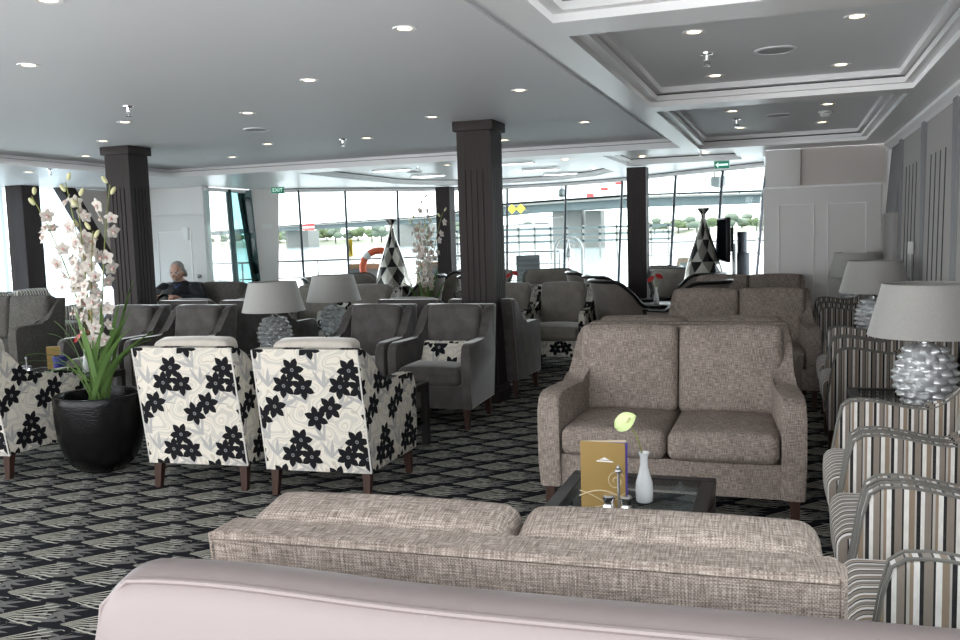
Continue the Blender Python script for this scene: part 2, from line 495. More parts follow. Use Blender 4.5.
c1, c2, c0 = rect(-.93, 4.02, .77, 6.57), rect(-.93, 6.84, .77, 10.32), rect(-.93, .9, .77, 3.74)
LR = [(-7.66, -.4), (-1.10, -.4), (-1.10, 9.96), (-7.66, 9.96)]
FR = [(-6.08, 10.45), (-2.42, 10.45), (-2.42, 13.3), (-2.9, 14.2), (-3.8, 14.85), (-4.6, 14.95), (-5.4, 14.7), (-5.9, 14.1), (-6.08, 13.6)]
RR = [(-2.05, 10.45), (-.56, 10.45), (-.56, 12.2), (-2.05, 12.2)]
def inset(poly, g):
    cx = sum(p[0] for p in poly) / len(poly); cy = sum(p[1] for p in poly) / len(poly)
    return [(x + g * (1 if x > cx else -1), y + g * (1 if y > cy else -1)) for x, y in poly]
struct(slab('trim_1', OUT, [LR, c0, c1, c2, FR, RR], 2.37, 2.405, 'trim_paint'))
struct(slab('trim_2', OUT, [inset(LR, .05), inset(c0, -.055), inset(c1, -.055), inset(c2, -.055), inset(FR, -.06), inset(RR, -.06)], 2.405, 2.44, 'trim_paint'))
struct(slab('trim_3', OUT, [inset(LR, .12), inset(c0, -.02), inset(c1, -.02), inset(c2, -.02), inset(FR, -.06), inset(RR, -.06)], 2.44, 2.452, 'felt_slot'))
struct(slab('trim_4', OUT, [inset(LR, .16), inset(c0, -.09), inset(c1, -.09), inset(c2, -.09)], 2.452, 2.49, 'trim_paint'))
struct(B().box((-10.6, -.9, 2.49), (1.4, 16, 2.6)).build('ceiling', 'ceiling_paint', smooth=None))
# thin bead along the plain ceiling's edge and at the right wall
b = B().box((-1.30, -.4, 2.478), (-1.285, 9.96, 2.49)); struct(b.build('trim_5', 'ceiling_paint', smooth=None))
b = B().prism([(1.06, -.9, 2.37), (1.0, -.9, 2.37), (1.0, -.9, 2.345), (1.04, -.9, 2.32), (1.06, -.9, 2.30)], [(1.06, 10.95, 2.37), (1.0, 10.95, 2.37), (1.0, 10.95, 2.345), (1.04, 10.95, 2.32), (1.06, 10.95, 2.30)])
struct(b.build('trim_6', 'trim_paint', smooth=None))

# right wall with felt sliding panels
wr = struct(B().box((1.10, 1.55, 0), (1.3, 10.95, 2.6)).box((1.10, -.9, 2.3), (1.3, 1.55, 2.6)).box((1.10, -.9, 0), (1.3, 1.55, .35)).build('wall_right', 'felt_frame', smooth=None))
ys = [1.62, 3.24, 4.86, 6.75, 8.28, 9.84]
for i in range(len(ys) - 1):
    a, c = ys[i] + .13, ys[i + 1] - .13
    p = B().prism([(1.03, a, .1), (1.12, a, .1), (1.12, a, 2.33), (1.065, a, 2.33)], [(1.03, c, .1), (1.12, c, .1), (1.12, c, 2.33), (1.065, c, 2.33)], .006, 1).build('felt_panel', 'felt', wr, smooth=None)
    for k in range(4):
        yy = a + (c - a) * (k + 1.25) / 5.5
        B().prism([(1.027, yy, .3), (1.04, yy, .3), (1.067, yy, 2.02), (1.056, yy, 2.02)], [(1.027, yy + .022, .3), (1.04, yy + .022, .3), (1.067, yy + .022, 2.02), (1.056, yy + .022, 2.02)]).build('slot', 'felt_slot', p, smooth=None)
for yy in ys:
    B().box((1.045, yy - .10, 0), (1.12, yy + .10, 2.33), .012).build('mullion_cover', 'felt_frame', wr)
B().box((1.0, 9.98, 0), (1.12, 10.93, 1.60), .01).build('felt_panel', 'felt', wr)
B().prism([(1.02, 9.98, 1.6), (1.12, 9.98, 1.6), (1.12, 9.98, 2.32), (1.08, 9.98, 2.32)], [(1.02, 10.93, 1.6), (1.12, 10.93, 1.6), (1.12, 10.93, 2.32), (1.08, 10.93, 2.32)]).build('felt_panel', 'felt_frame', wr, smooth=None)
wn = struct(B().box((1.19, -.9, .35), (1.20, 1.55, 2.3)).build('window_19', 'pane_glass', smooth=None))  # unseen window, added so more daylight reaches the striped chairs
B().box((1.15, -.9, .30), (1.24, 1.55, .36), .006).box((1.15, .30, .35), (1.24, .36, 2.3), .006).build('window_frame', 'trim_paint', wn)  # frame of the added out-of-view window
# right front partition
wf = struct(B().box((-.25, 11.0, 0), (1.1, 11.2, 2.37)).build('wall_front', 'wall_panel', smooth=None))
B().box((-.27, 10.95, 0), (.98, 11.01, 1.93), .006).build('lower_panel', 'wall_panel', wf)
B().box((-.26, 10.93, 1.925), (.99, 11.0, 1.95), .004).build('ledge', 'trim_paint', wf)
B().box((-.24, 10.90, 1.95), (.13, 11.01, 2.355), .006).build('upper_box', 'wall_panel', wf)
B().box((.13, 10.965, 1.95), (1.02, 11.01, 2.37), .004).build('upper_panel', 'wall_cloth', wf)
for a, c in ((-.11, .28), (.42, .83)):
    fr = B()
    for lo, hi in (((a, .2), (a + .012, 1.74)), ((c - .012, .2), (c, 1.74)), ((a, 1.728), (c, 1.74)), ((a, .2), (c, .212))):
        fr.box((lo[0], 10.938, lo[1]), (hi[0], 10.955, hi[1]), .002, 1)
    fr.build('panel_moulding', 'trim_paint', wf)
B().prism([(.98, 10.93, 0), (1.06, 10.93, 0), (1.08, 10.93, 2.36), (1.055, 10.93, 2.36)], [(.98, 11.01, 0), (1.06, 11.01, 0), (1.08, 11.01, 2.36), (1.055, 11.01, 2.36)]).build('corner_post', 'trim_paint', wf, smooth=None)
# left front partition with a door
wl = struct(B().box((-10.3, 11.78, 0), (-8.52, 11.95, 2.6)).build('wall_back', 'wall_panel', smooth=None))
B().box((-9.45, 11.755, 1.96), (-8.5, 11.80, 2.36), .004).build('upper_panel', 'wall_panel', wl)
B().box((-10.25, 11.755, 1.5), (-9.5, 11.80, 2.37), .004).build('upper_panel', 'wall_cloth', wl)
dr = struct(B().box((-9.46, 11.74, 0), (-8.49, 11.79, 1.93), .006).build('door_1', 'wall_panel'))
fr = B()
for lo, hi in (((-9.38, .2), (-9.36, 1.70)), ((-8.76, .2), (-8.74, 1.70)), ((-9.38, 1.685), (-8.74, 1.70))):
    fr.box((lo[0], 11.73, lo[1]), (hi[0], 11.745, hi[1]), .002, 1)
fr.build('panel_moulding', 'trim_paint', dr)
B().box((-8.90, 11.715, 1.55), (-8.78, 11.745, 1.75), .008).build('door_closer', 'white_plastic', dr)
B().ball((-8.62, 11.70, .99), .032).lathe([(.03, 0), (.03, .012), (.012, .014), (.012, .05)], 12, T(-8.62, 11.745, .99) @ Matrix.Rotation(pi / 2, 4, 'X')).build('door_handle', 'brushed_steel', dr)
# left wall: windows, sheers, dark posts, raked brace
lw = struct(B().box((-10.45, -1.2, 0), (-10.3, 11.78, .45)).box((-10.45, -1.2, 2.36), (-10.3, 11.78, 2.6)).build('wall_left', 'wall_panel', smooth=None))
for i, (a, c) in enumerate(((2., 4.6), (4.6, 7.2), (7.2, 9.7), (9.7, 11.7))):
    wn = B().box((-10.36, a + .02, .45), (-10.348, c - .02, 2.36)).build('window_%d' % (i + 1), 'pane_glass', smooth=None); struct(wn)
    B().box((-10.40, a - .04, .45), (-10.32, a + .04, 2.36), .006).build('window_frame', 'mullion', wn)
for a, c, z in ((7.1, 9.70, 2.36), (10.15, 11.68, 2.36)):
    def cur(u, v, a=a, c=c, z=z):
        yy = a + (c - a) * u; return (-10.22 + .022 * sin(yy * 55) + .012 * sin(yy * 23 + 1), yy, .1 + (z - .1) * v)
    o = B().grid(cur, 150, 2).build('sheer_curtain', 'sheer', fix=False)
    tag(o, 'white sheer curtain nearest the left picture edge, before the dark post' if a < 8 else 'white sheer curtain between the dark post and the sloping brace', 'curtain')
pc = struct(B().box((-10.28, 9.74, 0), (-9.98, 10.06, 2.37), .01).build('trim_7', 'column_wood'))
br = B().prism([(-10.16, 10.48, 2.37), (-10.16, 10.76, 2.37), (-10.16, 11.60, 1.15), (-10.16, 11.60, .78)], [(-10.0, 10.48, 2.37), (-10.0, 10.76, 2.37), (-10.0, 11.60, 1.15), (-10.0, 11.60, .78)], .01)
struct(br.build('trim_8', 'column_wood'))
b = B().prism([(-10.14, 10.77, 2.36), (-10.14, 11.74, 2.36), (-10.14, 11.74, 1.0), (-10.14, 11.6, 1.16)], [(-10.05, 10.77, 2.36), (-10.05, 11.74, 2.36), (-10.05, 11.74, 1.0), (-10.05, 11.6, 1.16)])
struct(b.build('trim_9', 'wall_cloth', smooth=None))
# bow windows, leaning outwards towards the top
def inw(p, k): # foot of the glazing lies further in
    c = Vector((-4.45, 9.0)); d = (c - Vector(p)).normalized(); return (p[0] + d.x * k, p[1] + d.y * k)
LEAN = .26
def bay(i, p, q, mull='mullion', t=.022, glass='pane_glass', bar=True):
    pb, qb = inw(p, LEAN), inw(q, LEAN)
    n = Vector((q[1] - p[1], p[0] - q[0])).normalized() * .006
    A = [(pb[0], pb[1], .02), (qb[0], qb[1], .02), (q[0], q[1], 2.33), (p[0], p[1], 2.33)]
    wn = B().prism([(x - n.x, y - n.y, z) for x, y, z in A], [(x + n.x, y + n.y, z) for x, y, z in A]).build('window_%d' % i, glass, smooth=None); struct(wn)
    if bar:
        B().tube([(pb[0], pb[1], 0), (p[0], p[1], 2.34)], t, 8).build('mullion', mull, wn)
    B().tube([A[3], A[2]], .03, 6).build('window_head', 'trim_paint', wn)
    B().tube([A[0], A[1]], .035, 6).build('window_sill', 'mullion', wn)
for i in range(len(BOW) - 1): bay(5 + i, BOW[i], BOW[i + 1])
bay(15, SIDE_L[0], SIDE_L[1], 'teal_frame', .05, 'tinted_glass'); bay(16, SIDE_L[1], SIDE_L[2], 'teal_frame', .05)
bay(17, (-.25, 11.05), (-.28, 12.8), bar=False)
# white tapered panel on the left end of the bow and the tinted leaf beside it
a, c = (-8.56, 13.12), (-8.16, 13.36)
def tap(w0, w1, y0, ins):
    pass
pA, pB = Vector((-8.50, 13.02)), Vector((-8.10, 13.30))
d = (pB - pA); nn = Vector((d.y, -d.x)).normalized() * .05
lo0, lo1 = pA + d * .26, pA + d * .76
P0 = [(lo0.x, lo0.y, 0), (lo1.x, lo1.y, 0), (pB.x, pB.y, 2.37), (pA.x, pA.y, 2.37)]
tp = struct(B().prism(P0, [(x + nn.x, y + nn.y, z) for x, y, z in P0], .006, 1).build('wall_bow', 'wall_panel', smooth=None))
ang = atan2(d.y, d.x)
m0 = pA + d * .52 + nn * 1.08
tag(B().box((-.085, -.012, 1.70), (.085, .012, 1.775), .003).build('door_plaque', 'white_plastic', loc=(m0.x + .01, m0.y - .02, 0), rot=(0, 0, ang)), 'small white plaque on the white tapered panel by the left bow windows', 'sign')
P1 = [(lo0.x - .06, lo0.y - .03, 0), (lo0.x + .03, lo0.y + .0, 0), (pA.x + .04, pA.y + .0, 2.35), (pA.x - .17, pA.y - .10, 2.35)]
fin = B().prism(P1, [(x + nn.x, y + nn.y, z) for x, y, z in P1]).build('window_18', 'teal_frame', smooth=None); struct(fin)
for k in range(3):
    t0 = .12 + k * .29
    def lerp(z): 
        s = z / 2.35
        return (P1[0][0] + (P1[3][0] - P1[0][0]) * s, P1[0][1] + (P1[3][1] - P1[0][1]) * s), (P1[1][0] + (P1[2][0] - P1[1][0]) * s, P1[1][1] + (P1[2][1] - P1[1][1]) * s)
    z0, z1 = t0 * 2.35, (t0 + .25) * 2.35; (a0, a1), (b0, b1) = lerp(z0), lerp(z1); o2 = nn * 1.25
    q = lambda p, s, r, z: (p[0] + (r[0] - p[0]) * s + o2.x, p[1] + (r[1] - p[1]) * s + o2.y, z)
    F4 = [q(a0, .2, a1, z0), q(a0, .85, a1, z0), q(b0, .85, b1, z1), q(b0, .2, b1, z1)]
    B().prism(F4, [(x + .01, y - .01, z) for x, y, z in F4]).build('pane', 'tinted_glass', fin, smooth=None)

# columns: fluted dark timber
def column(n, x0, y0, sx, sy, z1, label, cap=True, base=True, gr=4):
    def side(L, k):
        pts = [0.]
        for i in range(k):
            c = L * (.16 + .68 * (i + .5) / k); pts += [c - .007, c + .007]
        return pts + [L]
    o = []
    def edge(ax, ay, dx, dy, L, k):
        pts = side(L, k); nx, ny = -dy, dx
        for i, t in enumerate(pts[:-1]):
            o.append((ax + dx * t, ay + dy * t))
            if i % 2 == 1:
                o.append((ax + dx * t + nx * .008, ay + dy * t + ny * .008)); o.append((ax + dx * pts[i + 1] + nx * .008, ay + dy * pts[i + 1] + ny * .008))
    edge(x0, y0, 1, 0, sx, gr); edge(x0 + sx, y0, 0, 1, sy, gr); edge(x0 + sx, y0 + sy, -1, 0, sx, gr); edge(x0, y0 + sy, 0, -1, sy, gr)
    t = thing('timber_column', label, 'column')
    B().prism([(x, y, 0) for x, y in o], [(x, y, z1 - .1) for x, y in o]).build('shaft', 'column_wood', t, smooth=None)
    B().box((x0 + .001, y0 + .001, z1 - .42), (x0 + sx - .001, y0 + sy - .001, z1 - .02)).build('collar', 'column_wood', t, smooth=None)
    if cap: B().box((x0 - .03, y0 - .03, z1 - .085), (x0 + sx + .03, y0 + sy + .03, z1), .008).build('capital', 'column_wood', t)
    if base:
        B().box((x0 - .02, y0 - .02, 0), (x0 + sx + .02, y0 + sy + .02, .11), .006).box((x0 - .012, y0 - .012, .11), (x0 + sx + .012, y0 + sy + .012, .13), .004).box((x0 - .016, y0 - .016, .135), (x0 + sx + .016, y0 + sy + .016, .15), .004).build('plinth', 'column_wood', t)
    return t
column(0, -2.755, 7.49, .315, .315, 2.49, 'dark fluted timber column with square capital in the middle of the lounge')
column(1, -6.515, 7.43, .29, .29, 2.49, 'dark fluted timber column with square capital behind the potted orchid')
column(2, -2.08, 12.3, .26, .26, 2.37, 'slim dark column by the bow windows, right of the middle column', cap=False)
column(3, -5.80, 14.62, .26, .26, 2.37, 'slim dark column at the bow windows, partly hidden left of the middle column', cap=False)

# ------------------------------------------------------------------ ceiling fittings
dl = thing('downlight', 'x', 'ceiling light', (0, 0, 0), 0, 'recessed downlights')
B().lathe([(.034, -.001), (.058, -.005), (.060, 0), (.034, 0)], 24, cap=False).build('trim_ring', 'trim_paint', dl)
B().lathe([(.034, -.0025), (.034, .002)], 20).build('lamp_disc', 'lamp_glow', dl)
LIGHTS = []
gx = [-1.75, -2.82, -3.95, -5.05, -6.14, -7.3]; gy = [2.95, 4.0, 5.05, 6.08, 7.06, 8.12, 9.15]
L = [(-3.9, 3.92), (-2.81, 2.95), (-5.06, 6.03), (-6.14, 7.), (-7.3, 8.04), (-1.73, 4.04), (-2.82, 5.05), (-3.95, 6.09), (-5.04, 8.11), (-6.14, 9.1), (-3.96, 8.19), (-2.81, 7.07), (-1.76, 6.09), (-1.75, 8.14), (-2.84, 9.19)]
for x, y in L: LIGHTS.append((x, y, 2.49, 'plain left ceiling'))
for x, y in ((-.44, 4.62), (-.44, 5.98), (.3, 4.63), (.3, 5.96)): LIGHTS.append((x*1.031, y*1.031, 2.49, 'near coffer on the right'))
for x, y in ((-.44, 7.85), (-.44, 9.18), (.3, 7.83), (.3, 9.16), (.29, 9.99)): LIGHTS.append((x*1.031, y*1.031, 2.49, 'second coffer on the right'))
for x, y in ((-1.79, 11.8), (-.99, 11.75)): LIGHTS.append((x, y, 2.44, 'recess by the right windows'))
for x, y in ((-2.75, 11.56), (-2.77, 13.48), (-5.6, 13.6), (-4.3, 11.3)): LIGHTS.append((x, y, 2.44, 'recess over the bow tables'))
LIGHTS.append((-8.23, 8.16, 2.37, 'lowered border by the left sheers'))
seen = {}
for x, y, z, wh in LIGHTS:
    seen.setdefault(wh, []).append((y, x, z))
first = True
for wh, ls in seen.items():
    for i, (y, x, z) in enumerate(sorted(ls)):
        side = 'left' if (x < sum(q[1] for q in ls) / len(ls)) else 'right'
        lab = 'round downlight in the %s, %s from camera, %s half' % (wh, 'nearest' if i == 0 else (ORD[i] if i < 10 else ['eleventh', 'twelfth', 'thirteenth', 'fourteenth', 'fifteenth'][i - 10]), side)
        if len(ls) == 1: lab = 'round lit downlight in the ' + wh
        if first: dl.location = (x, y, z); dl['label'] = lab; first = False
        else: dup(dl, (x, y, z), 0, lab)
sk = thing('ceiling_speaker', 'round flush ceiling speaker in the near right coffer', 'speaker', (-.07, 5.45, 2.49), 0, 'ceiling speakers')
B().lathe([(.115, 0), (.115, -.006), (.10, -.009), (.098, -.004)], 28, cap=False).build('rim', 'ceiling_paint', sk)
B().lathe([(.098, -.001), (.098, -.006)], 28).build('grille', 'speaker_cloth', sk)
dup(sk, (-.08, 8.6, 2.49), 0, 'round flush ceiling speaker in the second right coffer')
dup(sk, (-4.45, 6.99, 2.49), 0, 'round flush ceiling speaker in the plain left ceiling')
dup(sk, (-1.36, 11.1, 2.44), 0, 'round flush ceiling speaker in the small recess by the right windows')
dup(sk, (-5.15, 12.2, 2.44), 0, 'round flush ceiling speaker in the recess over the bow tables')
sr = thing('sprinkler', 'chrome sprinkler head in the near right coffer', 'sprinkler', (-.44, 5.36, 2.49), 0, 'ceiling sprinklers')
B().lathe([(.038, 0), (.036, -.008), (.014, -.012), (.010, -.04)], 16).build('escutcheon', 'chrome', sr)
B().tube([(-.016, 0, -.035), (-.018, 0, -.055), (0, 0, -.072), (.018, 0, -.055), (.016, 0, -.035)], .004).lathe([(.004, -.04), (.006, -.055), (.004, -.072)], 8).build('frame_arm', 'chrome', sr)
B().lathe([(.020, -.074), (.020, -.071)], 16).build('deflector', 'chrome', sr)
for x, y, z, l in ((-.45, 8.7, 2.49, 'in the second right coffer'), (-4.46, 5.36, 2.49, 'in the plain left ceiling, nearer one'), (-4.2, 8.14, 2.49, 'in the plain left ceiling, farther one'), (-1.0, 11.2, 2.44, 'in the small recess by the right windows'), (-7.77, 8.0, 2.37, 'by the left sheers, in the lowered border'), (-4.6, 11.0, 2.44, 'in the recess over the bow tables')):
    dup(sr, (x, y, z), 0, 'chrome sprinkler head ' + l)
sd = thing('smoke_detector', 'white round smoke detector in the second right coffer', 'smoke detector', (.31, 8.58, 2.49))
B().lathe([(.062, 0), (.062, -.014), (.05, -.02)], 24).build('base', 'white_plastic', sd)
B().lathe([(.045, -.02), (.05, -.032), (.036, -.05), (.01, -.054)], 24).build('sensor_head', 'white_plastic', sd)
lf = thing('linear_light', 'x', 'ceiling light', (-3.44, 11.55, 2.44), 0, 'linear ceiling lights')
B().box((-.27, -.07, -.02), (.27, .07, 0), .004).build('housing', 'trim_paint', lf)
B().box((-.25, -.055, -.026), (.25, .055, -.018), .002, 1).build('diffuser', 'tube_glow', lf)
lf['label'] = 'rectangular lit ceiling panel over the bow tables, right row, nearest'
for k, (x, y) in enumerate(((-3.44, 12.9), (-3.44, 14.1), (-5.2, 11.5), (-5.25, 12.95))):
    dup(lf, (x, y, 2.44), 0, 'rectangular lit ceiling panel over the bow tables, ' + ['right row, middle', 'right row, farthest', 'left row, nearest', 'left row, second'][k])
def text_mesh(s, size, depth=.002):
    cu = bpy.data.curves.new('t', 'FONT'); cu.body = s; cu.size = size; cu.extrude = depth; cu.align_x = 'CENTER'; cu.align_y = 'CENTER'
    t = bpy.data.objects.new('t', cu); COL.objects.link(t); dg = bpy.context.evaluated_depsgraph_get(); dg.update()
    me = bpy.data.meshes.new_from_object(t.evaluated_get(dg)); bpy.data.objects.remove(t); return me
def obj_mesh(name, me, mat, parent, loc, rot=(pi / 2, 0, 0)):
    me.materials.clear(); me.materials.append(MATS[mat]); o = bpy.data.objects.new(name, me); COL.objects.link(o); o.parent = parent; o.location = loc; o.rotation_euler = rot; return o
ex = thing('exit_sign', 'green sign reading EXIT hung above the left bow windows', 'exit sign', (-7.27, 11.9, 2.205), radians(30))
B().box((-.10, -.015, 0), (.10, .015, .105), .004).build('housing', 'white_plastic', ex)
B().box((-.094, -.019, .006), (.094, -.014, .099)).build('green_face', 'sign_green', ex, smooth=None)
obj_mesh('lettering', text_mesh('EXIT', .074), 'sign_white', ex, (0, -.0195, .053))
B().box((-.012, -.01, .105), (.012, .01, .13)).build('hanger', 'white_plastic', ex, smooth=None)
ex = thing('exit_sign', 'green sign with a white arrow hung above the right bow windows', 'exit sign', (-.83, 12.36, 2.27), radians(5))
B().box((-.10, -.015, 0), (.10, .015, .105), .004).build('housing', 'white_plastic', ex)
B().box((-.094, -.019, .006), (.094, -.014, .099)).build('green_face', 'sign_green', ex, smooth=None)
A3 = [(-.080, .053), (-.045, .090), (-.045, .066), (.078, .066), (.078, .042), (-.045, .042), (-.045, .016)]
B().prism([(x, -.0205, z) for x, z in A3], [(x, -.0185, z) for x, z in A3]).build('arrow', 'sign_white', ex, smooth=None)
B().box((-.012, -.01, .105), (.012, .01, .13)).build('hanger', 'white_plastic', ex, smooth=None)
# ------------------------------------------------------------------ upholstered seats
def smooth01(t): t = max(0., min(1., t)); return t * t * (3 - 2 * t)
def make_seat(name, label, cat, Wf, Wb, D, H, outer, back_mat, seat_mat, t=.09, armh=.665, lean=.11, n=1, piping=None, pipe_all=False, pop=.04,
              topu='y', legh=.16, group=None, cush_t=.15, front_slope=0., over=False, rail=None, dip=0.):
    root = thing(name, label, cat, (0, 0, 0), 0, group)
    f, b = -D / 2, D / 2 - lean
    hw = lambda y: Wf / 2 + (Wb / 2 - Wf / 2) * max(0, min(1, (y - f) / D))
    yb = lambda z: b + lean * (z - legh) / (H - legh)
    y1, y2 = f + .50 * D, yb(H) - .06
    top = [(f + front_slope + .012, armh - .028), (f + front_slope + .045, armh - .004), (f + front_slope + .10, armh)]
    if dip:
        for k in range(1, 6):
            q = k / 6; top.append((f + front_slope + .10 + (y1 - f - front_slope - .10) * q, armh - dip * smooth01(q)))
        armh -= dip
    for i in range(12):
        s = i / 11; y = y1 + (y2 - y1) * s
        top.append((y, armh + (H - armh) * (s * s * (3 - 2 * s)) ** 1.15))
    out = [(f + .015, legh), (f + .002, legh + .14)] + ([(f + front_slope * .9, armh - .07)] if front_slope else [(f, armh - .10)]) + top + [(yb(H) - .002, H), (yb(legh + .35), legh + .35), (b, legh)]
    for sg in (-1, 1):
        A = [(sg * hw(y), y, z) for y, z in out]; C = [(sg * (hw(y) - t), y, z) for y, z in out]
        o = B().prism(A, C, .016, 3).build('arm', outer, root, topu=topu)
        if pipe_all:
            for ins in (0.004, t - .004):
                pts = [(sg * (hw(y) - ins), y, z + .001) for y, z in out[1:-2]]
                B().tube(pts, .0055, 6).build('piping', piping, o)
        elif piping:
            B().tube([(sg * (hw(yb(z)) - .007), yb(z) + .002, z) for z in [legh + (H - legh) * k / 8 for k in range(9)]], .005, 6).build('piping', piping, o)
    bt = .10
    O = [(b - bt, legh), (b + .006, legh), (yb(H) + .006, H + .005), (yb(H) - bt * .8, H + .005)]
    wbk = hw(b) - .004; wbt = hw(yb(H)) - .004
    bp = B().prism([(-wbk if z < .5 else -wbt, y, z) for y, z in O], [(wbk if z < .5 else wbt, y, z) for y, z in O], .014, 3).build('backrest', outer, root)
    if piping and n > 1:
        B().tube([(-wbt + .01, yb(H) + .003, H - .007), (wbt - .01, yb(H) + .003, H - .007)], .006, 6).build('piping', piping, bp)
    wi = Wf / 2 - t + .01
    B().prism([(-wi, f + .03, legh + .0), (-wi, b, legh), (-wi, b, .335), (-wi, f + .03, .335)], [(wi, f + .03, legh), (wi, b, legh), (wi, b, .335), (wi, f + .03, .335)], .012, 2).build('seat_rail', rail or outer, root)
    ws = (2 * (Wf / 2 - t) - .012) / n
    for k in range(n):
        cx = -(n - 1) * ws / 2 + k * ws
        B().cushion((cx, (f - .015 + b - .06) / 2, .335 + .075), (ws - .006, b - .06 - f + .015, .15), .045, (.0, .008, .022)).build('seat_cushion', seat_mat, root)
        wbc = (2 * (hw((b + yb(H)) / 2) - (t if not over else t * .22)) - .004) / n
        cbx = -(n - 1) * wbc / 2 + k * wbc
        hb = H + pop - .47
        B().cushion((0, 0, hb / 2), (wbc - .005, cush_t, hb), .042, (.0, .025, .012), 8,
                    T(cbx, b - .04 - cush_t / 2, .47) @ Matrix.Rotation(-math.atan2(lean * 1.05, H - legh), 4, 'X')).build('back_cushion', back_mat, root)
    for sx in (-1, 1):
        for y in (f + .05, b - .04):
            x = sx * (hw(y) - .05); dy = -.012 if y < 0 else .02
            q = lambda s, ox, oy, z: [(x + ox - s, y + oy - s, z), (x + ox + s, y + oy - s, z), (x + ox + s, y + oy + s, z), (x + ox - s, y + oy + s, z)]
            B().prism(q(.017, sx * .004, dy, 0), q(.026, 0, 0, legh + .01), .003, 1).build('leg', 'leg_wood', root)
    return root
G_LV = 'tweed loveseats in the right hand aisle'
lv = make_seat('loveseat', 'tweed two-seat sofa facing the camera across the glass coffee table', 'sofa', 1.34, 1.16, .82, .94, 'tweed', 'tweed', 'tweed', t=.115, n=2, piping='tweed', group=G_LV, over=True, pop=.018, cush_t=.17)
XC = -.58
lv.location = (XC, 4.91, 0)
dup(lv, (-.508, 1.868, 0), pi + radians(2.9), 'tweed two-seat sofa with its back to the camera, right beyond the leather sofa')
dup(lv, (XC, 5.84, 0), pi, 'tweed two-seat sofa back to back behind the one at the glass coffee table')
dup(lv, (-.41, 8.05, 0), 0, 'tweed two-seat sofa facing the camera, second one back in the right aisle')
dup(lv, (-.42, 10.42, 0), 0, 'tweed two-seat sofa against the white right partition, farthest in its aisle')
dv = make_seat('loveseat', 'dark tweed two-seat sofa by the left sheers, behind the floral armchair', 'sofa', 1.34, 1.16, .82, .92, 'dark_tweed', 'dark_tweed', 'dark_tweed', t=.115, n=2, piping='dark_tweed', group='dark loveseats on the left side', over=True, pop=.04, cush_t=.17)
dv.location = (-8.42, 7.75, 0)
dup(dv, (-7.68, 10.32, 0), 0, 'dark tweed two-seat sofa by the left partition, the seated man on it').scale = (1.14, 1, 1)

G_FL = 'black flower patterned armchairs'
fl = make_seat('floral_armchair', 'armchair in black flower fabric, seen from behind, right of the near pair', 'chair', .745, .665, .78, .885, 'floral_fabric', 'cream_velvet', 'cream_velvet', t=.075, armh=.66, piping='piping_light', group=G_FL, pop=.045, lean=.12)
fl.location = (-2.59, 4.78, 0); fl.rotation_euler = (0, 0, pi + radians(3))
dup(fl, (-3.42, 4.77, 0), pi + radians(5), 'armchair in black flower fabric, seen from behind, beside the black orchid pot')
dup(fl, (-5.12, 4.66, 0), pi + radians(2), 'armchair in black flower fabric, cut by the left picture edge behind the pot')
fg = make_seat('floral_armchair', 'flower fabric armchair with grey velvet back facing the camera, right of middle column', 'chair', .745, .665, .78, .90, 'floral_fabric', 'pale_velvet', 'pale_velvet', t=.075, armh=.66, piping='piping_light', group=G_FL, pop=.035, lean=.12)
fg.location = (-2.41, 9.72, 0)
dup(fg, (-3.06, 9.72, 0), 0, 'flower fabric armchair with grey velvet back, mostly behind the middle column')
dup(fg, (-4.82, 9.72, 0), 0, 'flower fabric armchair with grey velvet back seen between farther lamp and second orchid')
dup(fg, (-5.56, 9.72, 0), 0, 'flower fabric armchair with grey velvet back behind the two left table lamps')

G_V = 'grey velvet armchairs'
va = make_seat('velvet_armchair', 'grey velvet armchair with a flowered pillow, left of the middle column', 'chair', .69, .62, .80, .915, 'grey_velvet', 'grey_velvet', 'grey_velvet', t=.075, armh=.67, group=G_V, pop=.012, lean=.13, cush_t=.12, piping='piping_dark')
va.location = (-2.64, 6.78, 0)
dup(va, (-3.36, 6.78, 0), 0, 'grey velvet armchair facing the camera, left neighbour of the one holding the pillow')
dup(va, (-5.19, 6.78, 0), 0, 'grey velvet armchair facing the camera just right of the timber column behind the orchid')
dup(va, (-5.93, 6.78, 0), 0, 'grey velvet armchair facing the camera, half hidden by orchid leaves')
dup(va, (-2.64, 8.06, 0), pi, 'grey velvet armchair seen from its side, emerging right of the middle column')
dup(va, (-3.36, 8.06, 0), pi, 'grey velvet armchair turned away, its rounded back showing left of the middle column')
dup(va, (-5.10, 8.06, 0), pi, 'grey velvet armchair turned away, back top under the empty seat beside the man')
dup(va, (-5.86, 8.06, 0), pi, 'grey velvet armchair turned away, its back top right below the seated man')
pl = thing('scatter_pillow', 'small flower patterned pillow on the grey velvet armchair by the column', 'pillow', (-2.62, 6.70, .545), 0)
B().cushion((0, 0, 0), (.40, .10, .24), .045, (-.01, .03, -.012), 10, Matrix.Rotation(-.42, 4, 'X')).build('pillow_cover', 'floral_fabric', pl)
B().tube([(-.185, -.0, -.108), (.185, -.0, -.108), (.185, 0, .108), (-.185, 0, .108)], .005, 6, True, Matrix.Rotation(-.42, 4, 'X')).build('piping', 'piping_dark', pl)

